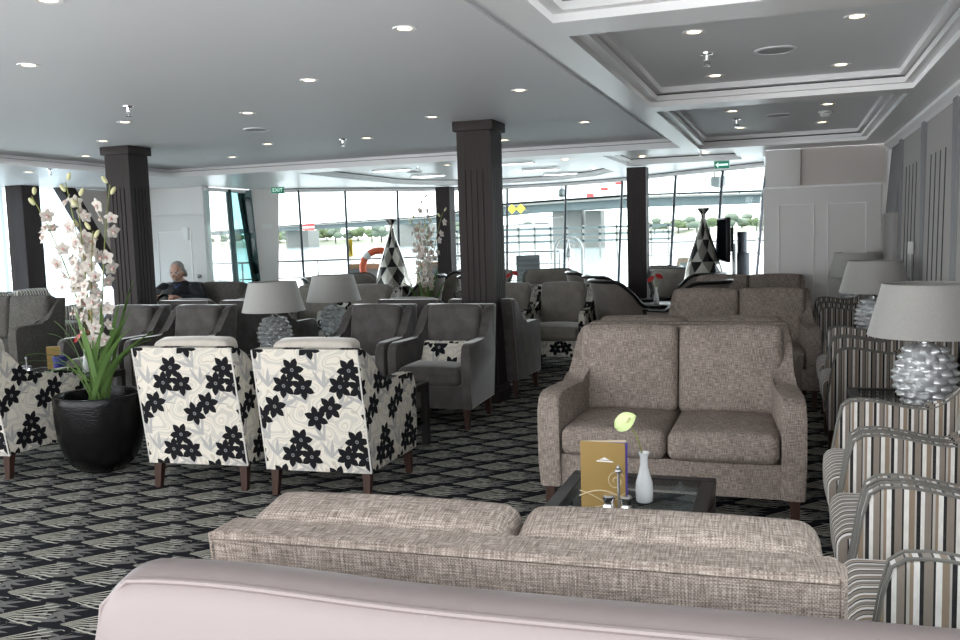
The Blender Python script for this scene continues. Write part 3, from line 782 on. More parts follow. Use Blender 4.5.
G_S = 'striped armchairs along the right wall'
ss = make_seat('striped_armchair', 'x', 'chair', .685, .675, .80, .92, 'striped_velvet', 'striped_velvet', 'striped_velvet', t=.062, armh=.70, dip=.03, piping='piping_dark', pipe_all=True, group=G_S, pop=.02, lean=.10, front_slope=.055)
ss.location = (.57, 2.63, 0); ss.rotation_euler = (0, 0, -pi / 2); ss['label'] = 'striped armchair nearest the camera, at the lower right picture corner'
for y, l in ((3.345, 'striped armchair between the nearest one and the one before the near lamp'), (4.06, 'striped armchair just in front of the near right table lamp'),
             (6.50, 'striped armchair just behind the near right table lamp'), (7.215, 'striped armchair in front of the middle right table lamp'),
             (9.55, 'striped armchair just behind the middle right table lamp'), (10.27, 'striped armchair farthest back on the right, by the white partition')):
    dup(ss, (.57 if y < 6 else .63, y, 0), -pi / 2, l)
dup(ss, (-9.6, 8.9, 0), pi / 2, 'striped armchair against the left sheers, behind the dark tweed sofa', 'striped armchairs on the left side')
dup(ss, (-9.6, 9.62, 0), pi / 2, 'striped armchair against the left sheers, next to the dark post', 'striped armchairs on the left side')

# leather sofa right in front of the camera
ls = thing('leather_sofa', 'taupe leather sofa back across the bottom of the picture', 'sofa', (.022, .075, 0), .054)
def lprof(x0, x1, dz0=0.):
    out = [(1.05, .12), (1.045, .62), (1.075, .90), (1.10, .928), (1.14, .94), (1.20, .938), (1.245, .925), (1.27, .895), (1.29, .60), (1.29, .12)]
    return [(x0, y, z + (dz0 if z > .7 else 0)) for y, z in out], [(x1, y, z + (dz0 if z > .7 else 0)) for y, z in out]
xs = [-1.065, -1.05, -1.02, -.93, -.80, -.6, -.35, 0, .35, .6, .8, .9, .97, 1.0]
def ltop(x):
    e = min(x + 1.065, 1.0 - x); 
    return .012 - .055 * max(0, 1 - e / .075) ** 2.2 + .014 * math.exp(-((x + .85) / .25) ** 2) - .004
LP = [(1.05, .12), (1.045, .62), (1.066, .88), (1.085, .917), (1.105, .930), (1.15, .937), (1.20, .937), (1.245, .926), (1.268, .895), (1.29, .60), (1.29, .12)]
def lg(u, v):
    i = u * (len(xs) - 1); k = min(int(i), len(xs) - 2); x = xs[k] + (xs[k + 1] - xs[k]) * (i - k)
    j = min(int(v * (len(LP) - 1) + 1e-6), len(LP) - 1); y, z = LP[j]
    return (x, SQ(y), z + (ltop(x) if z > .85 else 0))
SQ = lambda y: 1.29 - (1.29 - y) * .66
bk = B().grid(lg, (len(xs) - 1) * 3, len(LP) - 1)
for x in (-1.065, 1.0):
    bk.raw([(x, SQ(y), z + (ltop(x) if z > .85 else 0)) for y, z in LP], [tuple(range(len(LP)))])
bmesh.ops.remove_doubles(bk.bm, verts=bk.bm.verts, dist=.0005)
bko = bk.build('backrest', 'leather', ls, 50)
seam = [(-1.066, 1.044, .50), (-1.066, 1.047, .66), (-1.063, 1.066, .80)]
for k in range(40):
    x = -1.06 + (1.0 + 1.055) * k / 39; seam.append((x, 1.094, .9245 + ltop(x)))
seam = [(x, SQ(y), z) for x, y, z in seam]
B().tube(seam, .006, 8).build('piping', 'leather', bko)
B().tube([(-.475, SQ(1.092), .92 + ltop(-.475)), (-.475, SQ(1.065), .87), (-.475, SQ(1.043), .60), (-.475, SQ(1.046), .35)], .004, 6).tube([(-.462, SQ(1.092), .92 + ltop(-.462)), (-.462, SQ(1.065), .87), (-.462, SQ(1.043), .60), (-.462, SQ(1.046), .35)], .003, 6).build('seam', 'leather', bko)
for a, c in ((-.93, -.47), (-.46, .0), (.01, .46), (.47, .86)):
    B().cushion(((a + c) / 2, .80, .37), (c - a - .01, .54, .16), .05, (0, .01, .02)).build('seat_cushion', 'leather', ls)
B().box((-.93, .56, .10), (.86, 1.08, .29), .02).build('seat_base', 'leather', ls)
for x0, x1 in ((-1.065, -.935), (.865, 1.0)):
    B().box((x0, .54, .10), (x1, 1.06, .60), .05, 4).build('arm', 'leather', ls)
for x in (-.98, .91):
    for y in (.62, 1.2): B().box((x - .025, y - .025, 0), (x + .025, y + .025, .12), .004).build('leg', 'leg_wood', ls)

# tub chairs round the bow tables
def make_tub(label):
    root = thing('tub_chair', label, 'chair', (0, 0, 0), 0, 'tub chairs with dark rims by the bow windows')
    P = []
    for i in range(41):
        s = i / 40; a = -pi / 2 * 1.0 + 0; 
        if s < .25: P.append((.33 - .0 * s, -.34 + (.42) * s / .25))
        elif s > .75: P.append((-.33, -.34 + .42 * (1 - s) / .25))
        else:
            th = (s - .25) / .5 * pi; P.append((.33 * cos(th) if abs(cos(th)) < 1 else .33 * cos(th), .08 + .29 * sin(th) ** .9))
    def hh(s):
        e = min(s, 1 - s)
        return .66 + .29 * smooth01((e - .15) / .20)
    flare = lambda z: .045 * smooth01((z - .62) / .33)
    def surf(ins):
        def fn(u, v):
            x, y = P[int(round(u * 40))]; h = hh(u); z = (.14 if ins == 0 else .34) + (h - (.14 if ins == 0 else .34)) * v
            n = Vector((x, y - .0)).normalized() if y > .08 else Vector((1 if x > 0 else -1, 0))
            k = (-.05 if ins else 0) + flare(z) - .06 * (1 - v) * (0 if ins else 1)
            return (x + n.x * k, y + n.y * k, z)
        return fn
    b1 = B().grid(surf(0), 40, 10)
    sh = b1.build('outer_shell', 'tub_fabric', root, None, fix=True); 
    for p in sh.data.polygons: p.use_smooth = True
    m = sh.modifiers.new('thick', 'SOLIDIFY'); m.thickness = .045; m.offset = -1 
    rim = [surf(0)(i / 40, 1.) for i in range(41)]
    f0, f1 = surf(0)(0, .02), surf(0)(1, .02)
    B().tube([f0] + rim + [f1], .021, 8).build('rim', 'lacquer', root)
    B().cushion((0, -.03, .40), (.54, .58, .15), .05, (0, .0, .025)).build('seat_cushion', 'tub_fabric', root)
    B().box((-.27, -.30, .14), (.27, .22, .33), .03).build('seat_base', 'tub_fabric', root)
    for x in (-.24, .24):
        for y in (-.26, .22): B().prism([(x - .014, y - .014, 0), (x + .014, y - .014, 0), (x + .014, y + .014, 0), (x - .014, y + .014, 0)], [(x - .022, y - .022, .15), (x + .022, y - .022, .15), (x + .022, y + .022, .15), (x - .022, y + .022, .15)]).build('leg', 'lacquer', root, None)
    return root
tc = make_tub('dark rimmed tub chair, nearest of those facing right, beside the far flowered armchair')
tc.location = (-1.70, 9.98, 0); tc.rotation_euler = (0, 0, pi / 2 + .6)
TUBS = [(-.97, 9.60, -pi / 2 - .5, 'dark rimmed tub chair facing left, nearest one beside the third tweed sofa'),
        (-1.98, 10.95, pi / 2 + .55, 'dark rimmed tub chair facing right, directly behind the nearest such chair'),
        (-1.14, 11.3, -pi / 2 - .5, 'dark rimmed tub chair facing left, second back beside the farthest tweed sofa'),
        (-2.45, 12.0, pi / 2 + .3, 'dark rimmed tub chair facing right, third back, in front of the white bell arch'),
        (-1.40, 12.15, .25, 'dark rimmed tub chair in front of the slim right column, facing the camera'),
        (-1.85, 13.08, -pi / 2 + .9, 'dark rimmed tub chair behind the slim right column, close to the glass'),
        (-3.3, 12.62, .2, 'dark rimmed tub chair facing the camera, below the deck grille'),
        (-4.25, 12.6, -.1, 'dark rimmed tub chair showing just right of the middle column'),
        (-3.75, 11.3, pi / 2 + .5, 'dark rimmed tub chair angled right, behind the flowered chairs near the column'),
        (-5.12, 12.95, -pi / 2 + .2, 'dark rimmed tub chair facing left, right of the second orchid'),
        (-6.02, 12.35, pi / 2 - .2, 'dark rimmed tub chair facing right, at the foot of the left mosaic vase'),
        (-6.15, 11.4, pi / 2, 'dark rimmed tub chair facing right, behind the left table lamps'),
        (-4.9, 11.5, -pi / 2 + .1, 'dark rimmed tub chair facing left, close behind the second orchid')]
for x, y, rz, l in TUBS: dup(tc, (x, y, 0), rz, l)
# ------------------------------------------------------------------ tables
def make_table(label, loc, W, D, H, shelf=True, name='coffee_table', group=None, top='pane_glass'):
    t = thing(name, label, 'table', loc, 0, group)
    fr = B(); e = .055
    fr.prism(*[[(-W / 2, -D / 2, z), (W / 2, -D / 2, z), (W / 2, -D / 2 + e, z), (-W / 2, -D / 2 + e, z)] for z in (H - .05, H)], bev=.004, seg=1)
    fr.box((-W / 2, D / 2 - e, H - .05), (W / 2, D / 2, H), .004, 1).box((-W / 2, -D / 2 + e, H - .05), (-W / 2 + e, D / 2 - e, H), .004, 1).box((W / 2 - e, -D / 2 + e, H - .05), (W / 2, D / 2 - e, H), .004, 1)
    fr.build('top_frame', 'table_wood', t)
    B().box((-W / 2 + e - .004, -D / 2 + e - .004, H - .014), (W / 2 - e + .004, D / 2 - e + .004, H - .004)).build('glass_top', top, t, None)
    for sx in (-1, 1):
        for sy in (-1, 1):
            x, y = sx * (W / 2 - e / 2), sy * (D / 2 - e / 2)
            B().box((x - e / 2 + .002, y - e / 2 + .002, 0), (x + e / 2 - .002, y + e / 2 - .002, H - .045), .003, 1).build('leg', 'table_wood', t)
    if shelf: B().box((-W / 2 + e * .6, -D / 2 + e * .6, .16), (W / 2 - e * .6, D / 2 - e * .6, .175)).build('lower_shelf', 'tinted_glass', t, None)
    return t
make_table('dark framed glass coffee table between the two facing tweed sofas', (-.56, 3.30, 0), .58, .66, .50)
make_table('dark framed coffee table between flower armchairs and grey velvet chairs', (-3.0, 5.72, 0), 1.10, .42, .46)
make_table('dark framed coffee table behind the orchid pot, holding a menu and red flowers', (-5.75, 5.85, 0), .9, .55, .46)
make_table('dark glass side table under the near right lamp', (.66, 5.22, 0), .66, .80, .545, False, 'side_table')
make_table('dark glass side table under the middle right lamp', (.68, 8.38, 0), .62, .70, .545, False, 'side_table')
make_table('dark glass side table under the farthest right lamp', (.70, 11.4 - .62, 0), .50, .26, .545, False, 'side_table')
make_table('dark glass side table under the nearer left lamp', (-4.28, 7.1, 0), .6, .6, .495, False, 'side_table')
make_table('dark glass side table under the farther left lamp', (-4.25, 8.38, 0), .6, .6, .49, False, 'side_table')
rt = thing('bow_table', 'round dark table between the tub chairs on the right', 'table', (-1.40, 10.55, 0), 0, 'round tables by the bow windows')
B().lathe([(.26, .60), (.30, .61), (.30, .635), (.29, .64)], 28).build('table_top', 'table_wood', rt)
B().lathe([(.20, 0), (.20, .015), (.04, .03), (.03, .06), (.03, .60)], 20).build('pedestal', 'brushed_steel', rt)
dup(rt, (-3.75, 12.0, 0), 0, 'round dark table among the tub chairs right of the middle column')
dup(rt, (-5.3, 11.95, 0), 0, 'round dark table among the tub chairs behind the second orchid')
# ------------------------------------------------------------------ table lamps
def make_lamp(label, loc, mat, z0=0.):
    t = thing('table_lamp', label, 'lamp', loc, 0, 'big table lamps with grey drum shades')
    def prof():
        o = [(.075, 0), (.10, .012)]
        for i in range(1, 64):
            s = i / 64; z = .012 + .30 * s
            o.append((.055 + .085 * sin(pi * (s * .82 + .12)) ** .8, z))
        return o + [(.05, .315), (.028, .33)]
    def ofs(a, z):
        if z < .02 or z > .31: return 0
        row = z / .040; k = math.floor(row); fr = row - k
        n = 11; aa = a * n / (2 * pi) + (.5 if k % 2 else 0); fa = aa - math.floor(aa)
        d = sqrt(((fa - .5) * 1.9) ** 2 + ((fr - .42) * 1.9) ** 2)
        return .030 * max(0, 1 - d) ** .8 
    B().lathe(prof(), 110, ofs=ofs).build('glass_base', mat, t, 25)
    B().lathe([(.03, .325), (.035, .335), (.018, .345), (.014, .37), (.022, .38), (.012, .39), (.012, .55)], 16).build('neck', 'chrome', t)
    B().lathe([(.285, .37), (.215, .635), (.211, .635), (.281, .37)], 56, cap=False).build('lamp_shade', 'shade_cloth', t, 60)
    s2 = B().tube([(.283 * cos(q), .283 * sin(q), .371) for q in [2 * pi * k / 48 for k in range(48)]], .004, 5, True).tube([(.213 * cos(q), .213 * sin(q), .634) for q in [2 * pi * k / 48 for k in range(48)]], .004, 5, True)
    s2.build('shade_hem', 'shade_cloth', t)
    B().tube([(.213 * cos(q), .213 * sin(q), .60) if q is not None else (0, 0, .56) for q in (0., None, pi)], .003, 5).build('shade_carrier', 'brushed_steel', t)
    B().ball((0, 0, .50), (.03, .03, .045)).build('bulb', 'milk_glass', t)
    return t
la = make_lamp('table lamp with silvery knobbed base, nearest on the right', (.68, 5.12, .545), 'silvered_glass')
dup(la, (.70, 8.32, .545), 0, 'table lamp with knobbed base in the middle of the right hand row')
dup(la, (.71, 10.78, .545), 0, 'table lamp farthest back on the right, by the white partition')
lb = make_lamp('table lamp with clear knobbed glass base, nearer of the left two', (-4.44, 7.1, .495), 'crystal')
dup(lb, (-4.50, 8.36, .49), 0, 'table lamp with clear knobbed glass base, farther of the left two')
# ------------------------------------------------------------------ orchids
CR = Vector((cos(yaw), sin(yaw), 0)); CF = Vector((-sin(yaw), cos(yaw), 0))
def blossom_mesh():
    b = B()
    def petal(ang, L, W, curl):
        def fn(u, v):
            s = u; wd = W * 1.18 * (sin(pi * min(1, .12 + .88 * s) ** .8) ** .75 if s < 1 else 0)
            y = (v - .5) * 2 * wd; z = curl * s * s - .25 * abs(y) * 1.0 + .1 * L * sin(pi * s)
            p = Vector((L * s, y, z)); return Matrix.Rotation(ang, 4, 'Z') @ p
        b.grid(fn, 6, 4)
    for k in range(5): petal(pi / 2 + 2 * pi * k / 5, .043, .0165 if k else .014, .004)
    b.ball((0, -.006, .010), (.008, .012, .009), 8, 6)
    def uvf(c): return (sqrt(c.x ** 2 + c.y ** 2) / .043, 0)
    o = b.build('blossom', 'petal', None, 60, uvfn=uvf, fix=False)
    m = o.data; bpy.data.objects.remove(o); return m
BL = blossom_mesh()
def bud_mesh():
    b = B(); b.ball((0, 0, .018), (.0095, .0095, .02), 8, 6); o = b.build('bud', 'bud'); m = o.data; bpy.data.objects.remove(o); return m
BU = bud_mesh()
def orchid(label, loc, stems, leaves, sc=1., seed=1):
    rnd = random.Random(seed)
    t = thing('potted_orchid', label, 'potted plant', loc, 0)
    prof = [(.10, 0), (.135, .008), (.20, .06), (.245, .14), (.272, .24), (.285, .36), (.288, .47), (.288, .515), (.283, .522), (.255, .520), (.248, .50), (.25, .40), (.0, .395)]
    pot = B().lathe(prof, 56, cap=False).build('pot', 'pot_black', t, 50)
    B().lathe([(.252, .44), (.20, .452), (.0, .46)], 32, cap=False).build('soil', 'soil', pot)
    Z0 = Vector((0, 0, .45))
    for lat, dep, z in stems:
        b0 = Z0 + CR * rnd.uniform(-.05, .05) + CF * rnd.uniform(-.05, .05)
        tip = CR * lat + CF * dep + Vector((0, 0, z)); pts = []
        mid = (b0 + tip) / 2 + Vector((0, 0, .16)) - CR * lat * .25
        for k in range(17):
            s = k / 16; pts.append(b0 * (1 - s) ** 2 + mid * 2 * s * (1 - s) + tip * s * s)
        st = B().tube(pts, [.0065 - .0035 * k / 16 for k in range(17)], 7).build('flower_stem', 'stem_green', t)
        z_lo = .84 if lat > -.2 else 1.0
        n = int((z - z_lo) / .068)
        for k in range(n + 3):
            zz = z_lo + (z - z_lo) * (k + .4) / (n + 2.6)
            i = min(range(17), key=lambda q: abs(pts[q].z - zz)); p = pts[i]
            side = -1 if k % 2 else 1
            off = CR * side * rnd.uniform(.022, .06) + CF * rnd.uniform(-.045, .02) + Vector((0, 0, rnd.uniform(-.005, .02)))
            isbud = k >= n + 1
            if isbud: off = CR * side * .018 + Vector((0, 0, .01))
            B_o = bpy.data.objects.new('bud' if isbud else 'blossom', BU if isbud else BL); COL.objects.link(B_o); B_o.parent = st
            q = p + off; B_o.location = q
            if isbud: B_o.rotation_euler = (rnd.uniform(-.4, .4), side * .5, 0); B_o.scale = (1.5,) * 3
            else:
                d = (off * 1.0 - CF * .03 + CR * rnd.uniform(-.035, .035) + Vector((0, 0, rnd.uniform(-.04, .02)))).normalized()
                B_o.rotation_euler = d.to_track_quat('Z', 'Y').to_euler(); s = rnd.uniform(1.0, 1.35); B_o.scale = (s, s, s)
    for k, (lat, dep, h, droop) in enumerate(leaves):
        b0 = Z0 + CR * rnd.uniform(-.07, .07) + CF * rnd.uniform(-.07, .07)
        end = CR * lat + CF * dep + Vector((0, 0, h)); ctrl = (b0 + end) / 2 + Vector((0, 0, droop)) - CR * lat * .18
        W = rnd.uniform(.014, .023); wdir = (CF * lat - CR * dep); wdir = wdir.normalized() if wdir.length > .01 else CR; wdir = (wdir * .7 + CR * rnd.uniform(.5, 1.3)).normalized()
        def fn(u, v):
            s = u; p = b0 * (1 - s) ** 2 + ctrl * 2 * s * (1 - s) + end * s * s
            ww = W * (1 - s ** 3) * (.75 + .5 * s); q = (v - .5) * 2
            return p + wdir * q * ww + Vector((0, 0, .004 * abs(q)))
        o = B().grid(fn, 14, 2).build('leaf', 'leaf_green', t, 80, fix=False)
    return t
rl = random.Random(3)
LV = [(-.52, -.02, .74, .22), (-.42, -.10, .80, .24), (-.36, .1, .92, .22), (-.30, -.05, .72, .24), (.40, -.02, .92, .10), (.34, .10, .86, .16), (.28, -.1, .96, .1), (-.20, .0, 1.05, .1), (.16, .05, 1.12, .05), (.22, -.05, 1.0, .1), (-.10, -.06, 1.12, .05), (.05, .06, 1.2, .03), (-.47, .12, .62, .25), (.10, -.1, .98, .08), (-.24, -.14, .84, .17), (-.03, -.12, 1.0, .08), (.17, .2, 1.05, .06), (.24, .12, 1.28, .02), (-.15, .18, 1.02, .1), (.30, .02, .78, .18), (-.06, .1, .95, .1), (.08, -.05, 1.15, .04), (.02, -.09, .9, .07), (-.34, .16, 1.0, .16)]
orchid('tall white orchid in a round hammered black pot, left foreground', (-4.36, 4.77, 0), [(-.35, .0, 1.84), (-.14, .04, 1.93), (-.03, -.05, 1.82), (.16, .02, 1.90), (.07, -.08, 1.60), (-.08, .08, 1.68)], LV, 1, 5)
orchid('white orchid in a black pot farther off, left of the middle column', (-4.37, 10.6, 0), [(-.16, .0, 1.72), (.0, .05, 1.98), (.05, -.05, 1.66), (.24, .0, 1.80), (-.06, .0, 1.60)], LV[::2], 1, 9)
# ------------------------------------------------------------------ mosaic floor vases
def mosaic(label, loc):
    t = thing('floor_vase', label, 'vase', loc)
    pr = [(.13, 0), (.17, .01), (.24, .25), (.285, .55), (.27, .80), (.215, 1.02), (.145, 1.24), (.085, 1.42), (.042, 1.55), (.030, 1.63), (.034, 1.68), (.075, 1.735), (.085, 1.75)]
    B().lathe(pr, 16).build('vase_body', 'harlequin', t, 20, uvfn=lambda c: (atan2(c.y, c.x) / (2 * pi) * 2.0, c.z * 1.15))
    return t
mosaic('tall mosaic bottle vase in black and silver at the left bow windows', (-5.33, 11.7, 0))
mosaic('tall mosaic bottle vase in black and silver beside the television', (-1.0, 11.55, 0))
# ------------------------------------------------------------------ things on the near coffee table
mn = thing('menu_card', 'gold folded menu standing on the glass coffee table', 'menu', (-.63, 3.145, .5), radians(6))
hh, ww, aa = .245, .165, .36
for nm, s in (('front_cover', -1), ('back_cover', 1)):
    B().box((-ww / 2, -.0012, 0), (ww / 2, .0012, hh), .0005, 1, T(0, 0, 0) @ T(-ww / 2, 0, 0) @ Matrix.Rotation(s * .16, 4, 'Z') @ T(ww / 2, 0, 0)).build(nm, 'gold_card' if s < 0 else 'paper', mn, None)
Mf = T(-ww / 2, 0, 0) @ Matrix.Rotation(-.16, 4, 'Z') @ T(ww / 2, 0, 0)
fcov = [c for c in kids(mn) if c.name.startswith('front_cover')][0]
g = B(); g.prism([(-.024, -.0025, 0.173), (.040, -.0025, 0.173), (.034, -.0025, 0.178), (-.020, -.0025, 0.178)], [(-.024, -.0012, 0.173), (.040, -.0012, 0.173), (.034, -.0012, 0.178), (-.020, -.0012, 0.178)], mat=Mf)
g.prism([(-.012, -.0025, 0.181), (.026, -.0025, 0.181), (.014, -.0025, 0.186), (.007, -.0025, 0.190), (.0, -.0025, 0.186)], [(-.012, -.0012, 0.181), (.026, -.0012, 0.181), (.014, -.0012, 0.186), (.007, -.0012, 0.190), (.0, -.0012, 0.186)], mat=Mf)
g.build('crest', 'white_paint', fcov, None)
def curl(pts): return [Mf @ Vector((x, -.0022, z)) for x, z in pts]
sw = B()
sw.tube(curl([(-.088 + .17 * k / 24, .035 + .032 * sin(k / 24 * 2.8 + .2)) for k in range(25)]), .0028, 5)
sw.tube(curl([(-.088 + .12 * k / 24, .062 - .05 * (k / 24) ** 1.3) for k in range(25)]), .0022, 5)
sw.tube(curl([(.048 + (.034 - .0010 * k) * cos(k * .36 + .6), .105 + (.036 - .0011 * k) * sin(k * .36 + .6)) for k in range(27)]), .0026, 5)
sw.tube(curl([(-.03 + .11 * k / 20, .005 + .06 * (k / 20) ** 1.6) for k in range(21)]), .002, 5)
sw.build('scroll_print', 'pale_gold', fcov, None)
B().box((-ww / 2 + .01, -.001, .02), (ww / 2 + .004, .001, hh - .004), 0, 1, T(-ww / 2, 0, 0) @ Matrix.Rotation(.02, 4, 'Z') @ T(ww / 2, 0, 0)).build('inner_page', 'violet', mn, None)
bv = thing('bud_vase', 'white glass bottle vase with one pale anthurium on the coffee table', 'vase', (-.50, 3.25, .5)); bv.scale = (.86, .86, .86)
B().lathe([(.030, 0), (.036, .006), (.038, .05), (.036, .085), (.024, .125), (.017, .16), (.017, .195), (.024, .215), (.022, .217), (.014, .20)], 28, cap=False).build('bottle', 'milk_glass', bv, 60)
af = B().tube([(0, 0, .03), (-.004, 0, .2), (-.03, -.005, .29), (-.065, -.01, .345)], .0032, 7).build('stem', 'stem_green', bv)
def spathe(u, v):
    s = u; a = (v - .5) * 2; wd = .042 * sin(pi * min(1, .08 + .92 * s)) ** .7 if 0 < s < 1 else 0
    return Matrix.Translation((-.07, -.012, .345)) @ Matrix.Rotation(-.5, 4, 'Y') @ Matrix.Rotation(1.0, 4, 'X') @ Vector((-.055 + .11 * s, a * wd, .012 * (a * a) + .01 * s))
B().grid(spathe, 10, 6).build('spathe', 'anthurium_white', bv, 80, fix=False)
B().tube([(-.07, -.018, .345), (-.055, -.03, .37)], .0045, 6).build('spadix', 'bud', bv)
def redvase(label, loc):
    t = thing('bud_vase', label, 'vase', loc)
    B().lathe([(.026, 0), (.032, .006), (.034, .05), (.022, .11), (.014, .15), (.018, .19)], 16).build('bottle', 'milk_glass', t)
    B().tube([(0, 0, .1), (.01, 0, .24), (.03, 0, .30)], .003, 5).tube([(0, 0, .1), (-.02, 0, .22), (-.05, 0, .27)], .003, 5).build('stem', 'stem_green', t)
    for x, z, a in ((.035, .31, .5), (-.055, .28, -.6)):
        def sp(u, v, x=x, z=z, a=a):
            s = u; q = (v - .5) * 2; wd = .038 * sin(pi * min(1, .06 + .94 * s)) ** .7 if 0 < s < 1 else 0
            return Matrix.Translation((x, -.01, z)) @ Matrix.Rotation(a, 4, 'Y') @ Matrix.Rotation(.9, 4, 'X') @ Vector((-.05 + .1 * s, q * wd, .01 * q * q))
        B().grid(sp, 8, 5).build('spathe', 'anthurium_red', t, 80, fix=False)
    return t
redvase('small vase of red anthuriums on the left table behind the orchid', (-5.52, 5.92, .46))
redvase('small vase of red anthuriums on the round table between right tub chairs', (-1.46, 10.58, .64))
redvase('small vase of red anthuriums on the round table right of the middle column', (-3.62, 11.95, .64))
cr = thing('cruet_stand', 'chrome salt and pepper stand with upright handle beside the menu', 'cruet', (-.565, 3.065, .5)); cr.scale = (.92, .92, .92)
B().lathe([(.055, 0), (.058, .004), (.055, .008)], 24).build('tray', 'chrome', cr)
B().tube([(0, .02, .006), (0, .02, .165)], .0055, 8).ball((0, .02, .168), (.015, .010, .010)).ball((0, .02, .182), (.008, .008, .010)).build('handle', 'brushed_steel', cr)
for x, nm in ((-.032, 'salt_shaker'), (.034, 'pepper_shaker')):
    sh = B().lathe([(.020, .008), (.026, .015), (.026, .035), (.018, .05), (.020, .062)], 18, T(x, -.015, 0)).build(nm, 'chrome', cr)
    B().lathe([(.022, .062), (.024, .066), (.024, .078), (.018, .084), (.004, .086)], 18, T(x, -.015, 0)).build('cap', 'chrome', sh)
# things on the left tables
lm = thing('menu_card', 'tan menu card standing upright on the left table behind the orchid', 'menu', (-5.78, 5.84, .46), radians(40))
B().box((-.05, -.002, 0), (.05, .002, .22), mat=RX(.05)).build('front_cover', 'gold_card', lm, None)
B().box((-.05, .018, 0), (.05, .022, .22), mat=RX(-.05)).build('back_cover', 'paper', lm, None)
bt_ = thing('tumbler', 'deep blue glass tumbler on the left table, seen through orchid leaves', 'glass', (-5.62, 5.74, .46))
B().lathe([(.040, 0), (.044, .005), (.055, .16), (.051, .16), (.040, .012), (.0, .010)], 24, cap=False).build('glass', 'blue_cloth', bt_, 60)
B().lathe([(.056, .157), (.057, .161), (.052, .161)], 24, cap=False).build('rim', 'brushed_steel', bt_)
def glassset(label, loc):
    t = thing('cruet_stand', label, 'cruet', loc)
    B().lathe([(.05, 0), (.052, .004), (.05, .008)], 20).build('tray', 'chrome', t)
    B().tube([(0, 0, .006), (0, 0, .13)], .005, 6).ball((0, 0, .138), .011, 8, 6).build('handle', 'brushed_steel', t)
    for x in (-.03, .03): B().lathe([(.018, .008), (.022, .03), (.014, .05), (.018, .07), (.005, .078)], 12, T(x, 0, 0)).build('shaker', 'chrome', t)
glassset('chrome salt and pepper stand on the table above the left flower armchair', (-5.95, 5.72, .46))
# white pull tassel on the right felt wall
tz = thing('pull_cord', 'white pull cord with a grip hanging before the right felt wall', 'cord', (1.01, 8.62, 0))
B().tube([(0, 0, 1.0), (0, 0, 1.22)], .006, 6).build('cord', 'white_plastic', tz)
B().box((-.022, -.022, 1.22), (.022, .022, 1.33), .008).build('grip', 'white_plastic', tz)
# ------------------------------------------------------------------ television and loudspeakers
tv = thing('television', 'flat black television on a pole, seen almost edge on', 'television', (-.76, 11.6, 0), radians(-79))
B().box((-.45, -.025, 1.08), (.45, .025, 1.62), .008).build('cabinet', 'black_plastic', tv)
B().box((-.43, -.029, 1.10), (.43, -.024, 1.60)).build('screen', 'screen', tv, None)
B().box((-.16, .025, 1.20), (.16, .10, 1.50), .01).build('wall_bracket', 'black_plastic', tv)
B().lathe([(.03, .02), (.03, 1.3)], 16, T(0, .13, 0)).build('pole', 'brushed_steel', tv)
B().lathe([(.22, 0), (.22, .015), (.04, .025)], 28, T(0, .12, 0)).build('base_plate', 'brushed_steel', tv)
sp = thing('loudspeaker_tower', 'grey cylindrical loudspeaker tower right of the television', 'loudspeaker', (-.56, 12.05, 0))
B().lathe([(.11, 0), (.11, .02), (.095, .03), (.095, 1.16), (.085, 1.17)], 28).build('lower_tube', 'dark_metal', sp)
B().lathe([(.062, 1.17), (.062, 1.43), (.055, 1.44)], 24).build('upper_tube', 'dark_metal', sp)
# ------------------------------------------------------------------ the reading man
def fused(name, pieces, mat, parent, vox, smooth_it=3):
    b = B(); pieces(b)
    o = b.build(name, mat, parent)
    m = o.modifiers.new('r', 'REMESH'); m.mode = 'VOXEL'; m.voxel_size = vox
    m2 = o.modifiers.new('s', 'SMOOTH'); m2.iterations = smooth_it; m2.factor = .5
    dg = bpy.context.evaluated_depsgraph_get(); dg.update()
    me = bpy.data.meshes.new_from_object(o.evaluated_get(dg)); o.modifiers.clear(); o.data = me
    for p in me.polygons: p.use_smooth = True
    return o
def limb(b, pts, rs, u=14):
    for p, q, a, c in zip(pts, pts[1:], rs, rs[1:]):
        p, q = Vector(p), Vector(q); n = 5
        b.tube([p + (q - p) * k / n for k in range(n + 1)], [a + (c - a) * k / n for k in range(n + 1)], u)
    for p, a in zip(pts, rs): b.ball(p, a, u, 10)
mnp = thing('person', 'grey haired man in glasses and dark sweater, seated reading on a sofa', 'person', (-7.83, 10.17, .0), radians(12))
SH, EL, WR = (.225, .04, .895), (.385, -.12, .755), (.16, -.35, .785)
def hand(b, sg):
    wx, wy, wz = sg * WR[0], WR[1], WR[2]
    limb(b, [(wx, wy, wz), (wx - sg * .03, wy - .045, wz + .015), (wx - sg * .045, wy - .075, wz + .02)], [.028, .034, .030])
    for k in range(4):
        ox = (k - 1.5) * .018; L = (.055, .064, .06, .048)[k]
        base = Vector((wx - sg * .04 + ox, wy - .085, wz + .03 - abs(ox) * .2))
        limb(b, [base, base + Vector((0, -L * .45, .012)), base + Vector((-sg * .01, -L * .75, -.012)), base + Vector((-sg * .012, -L * .62, -.035))], [.0098, .0092, .0085, .0075], 8)
    base = Vector((wx - sg * .055, wy - .04, wz + .035))
    limb(b, [base, base + Vector((-sg * .028, -.018, .015)), base + Vector((-sg * .036, -.05, .012))], [.0125, .0105, .009], 8)
HEADM = Matrix.Translation((0, -.02, -.145)) @ RX(.22, (0, .03, 1.14)) @ Matrix.Translation((0, .03, 1.14)) @ Matrix.Scale(1.12, 4) @ Matrix.Translation((0, -.03, -1.14))
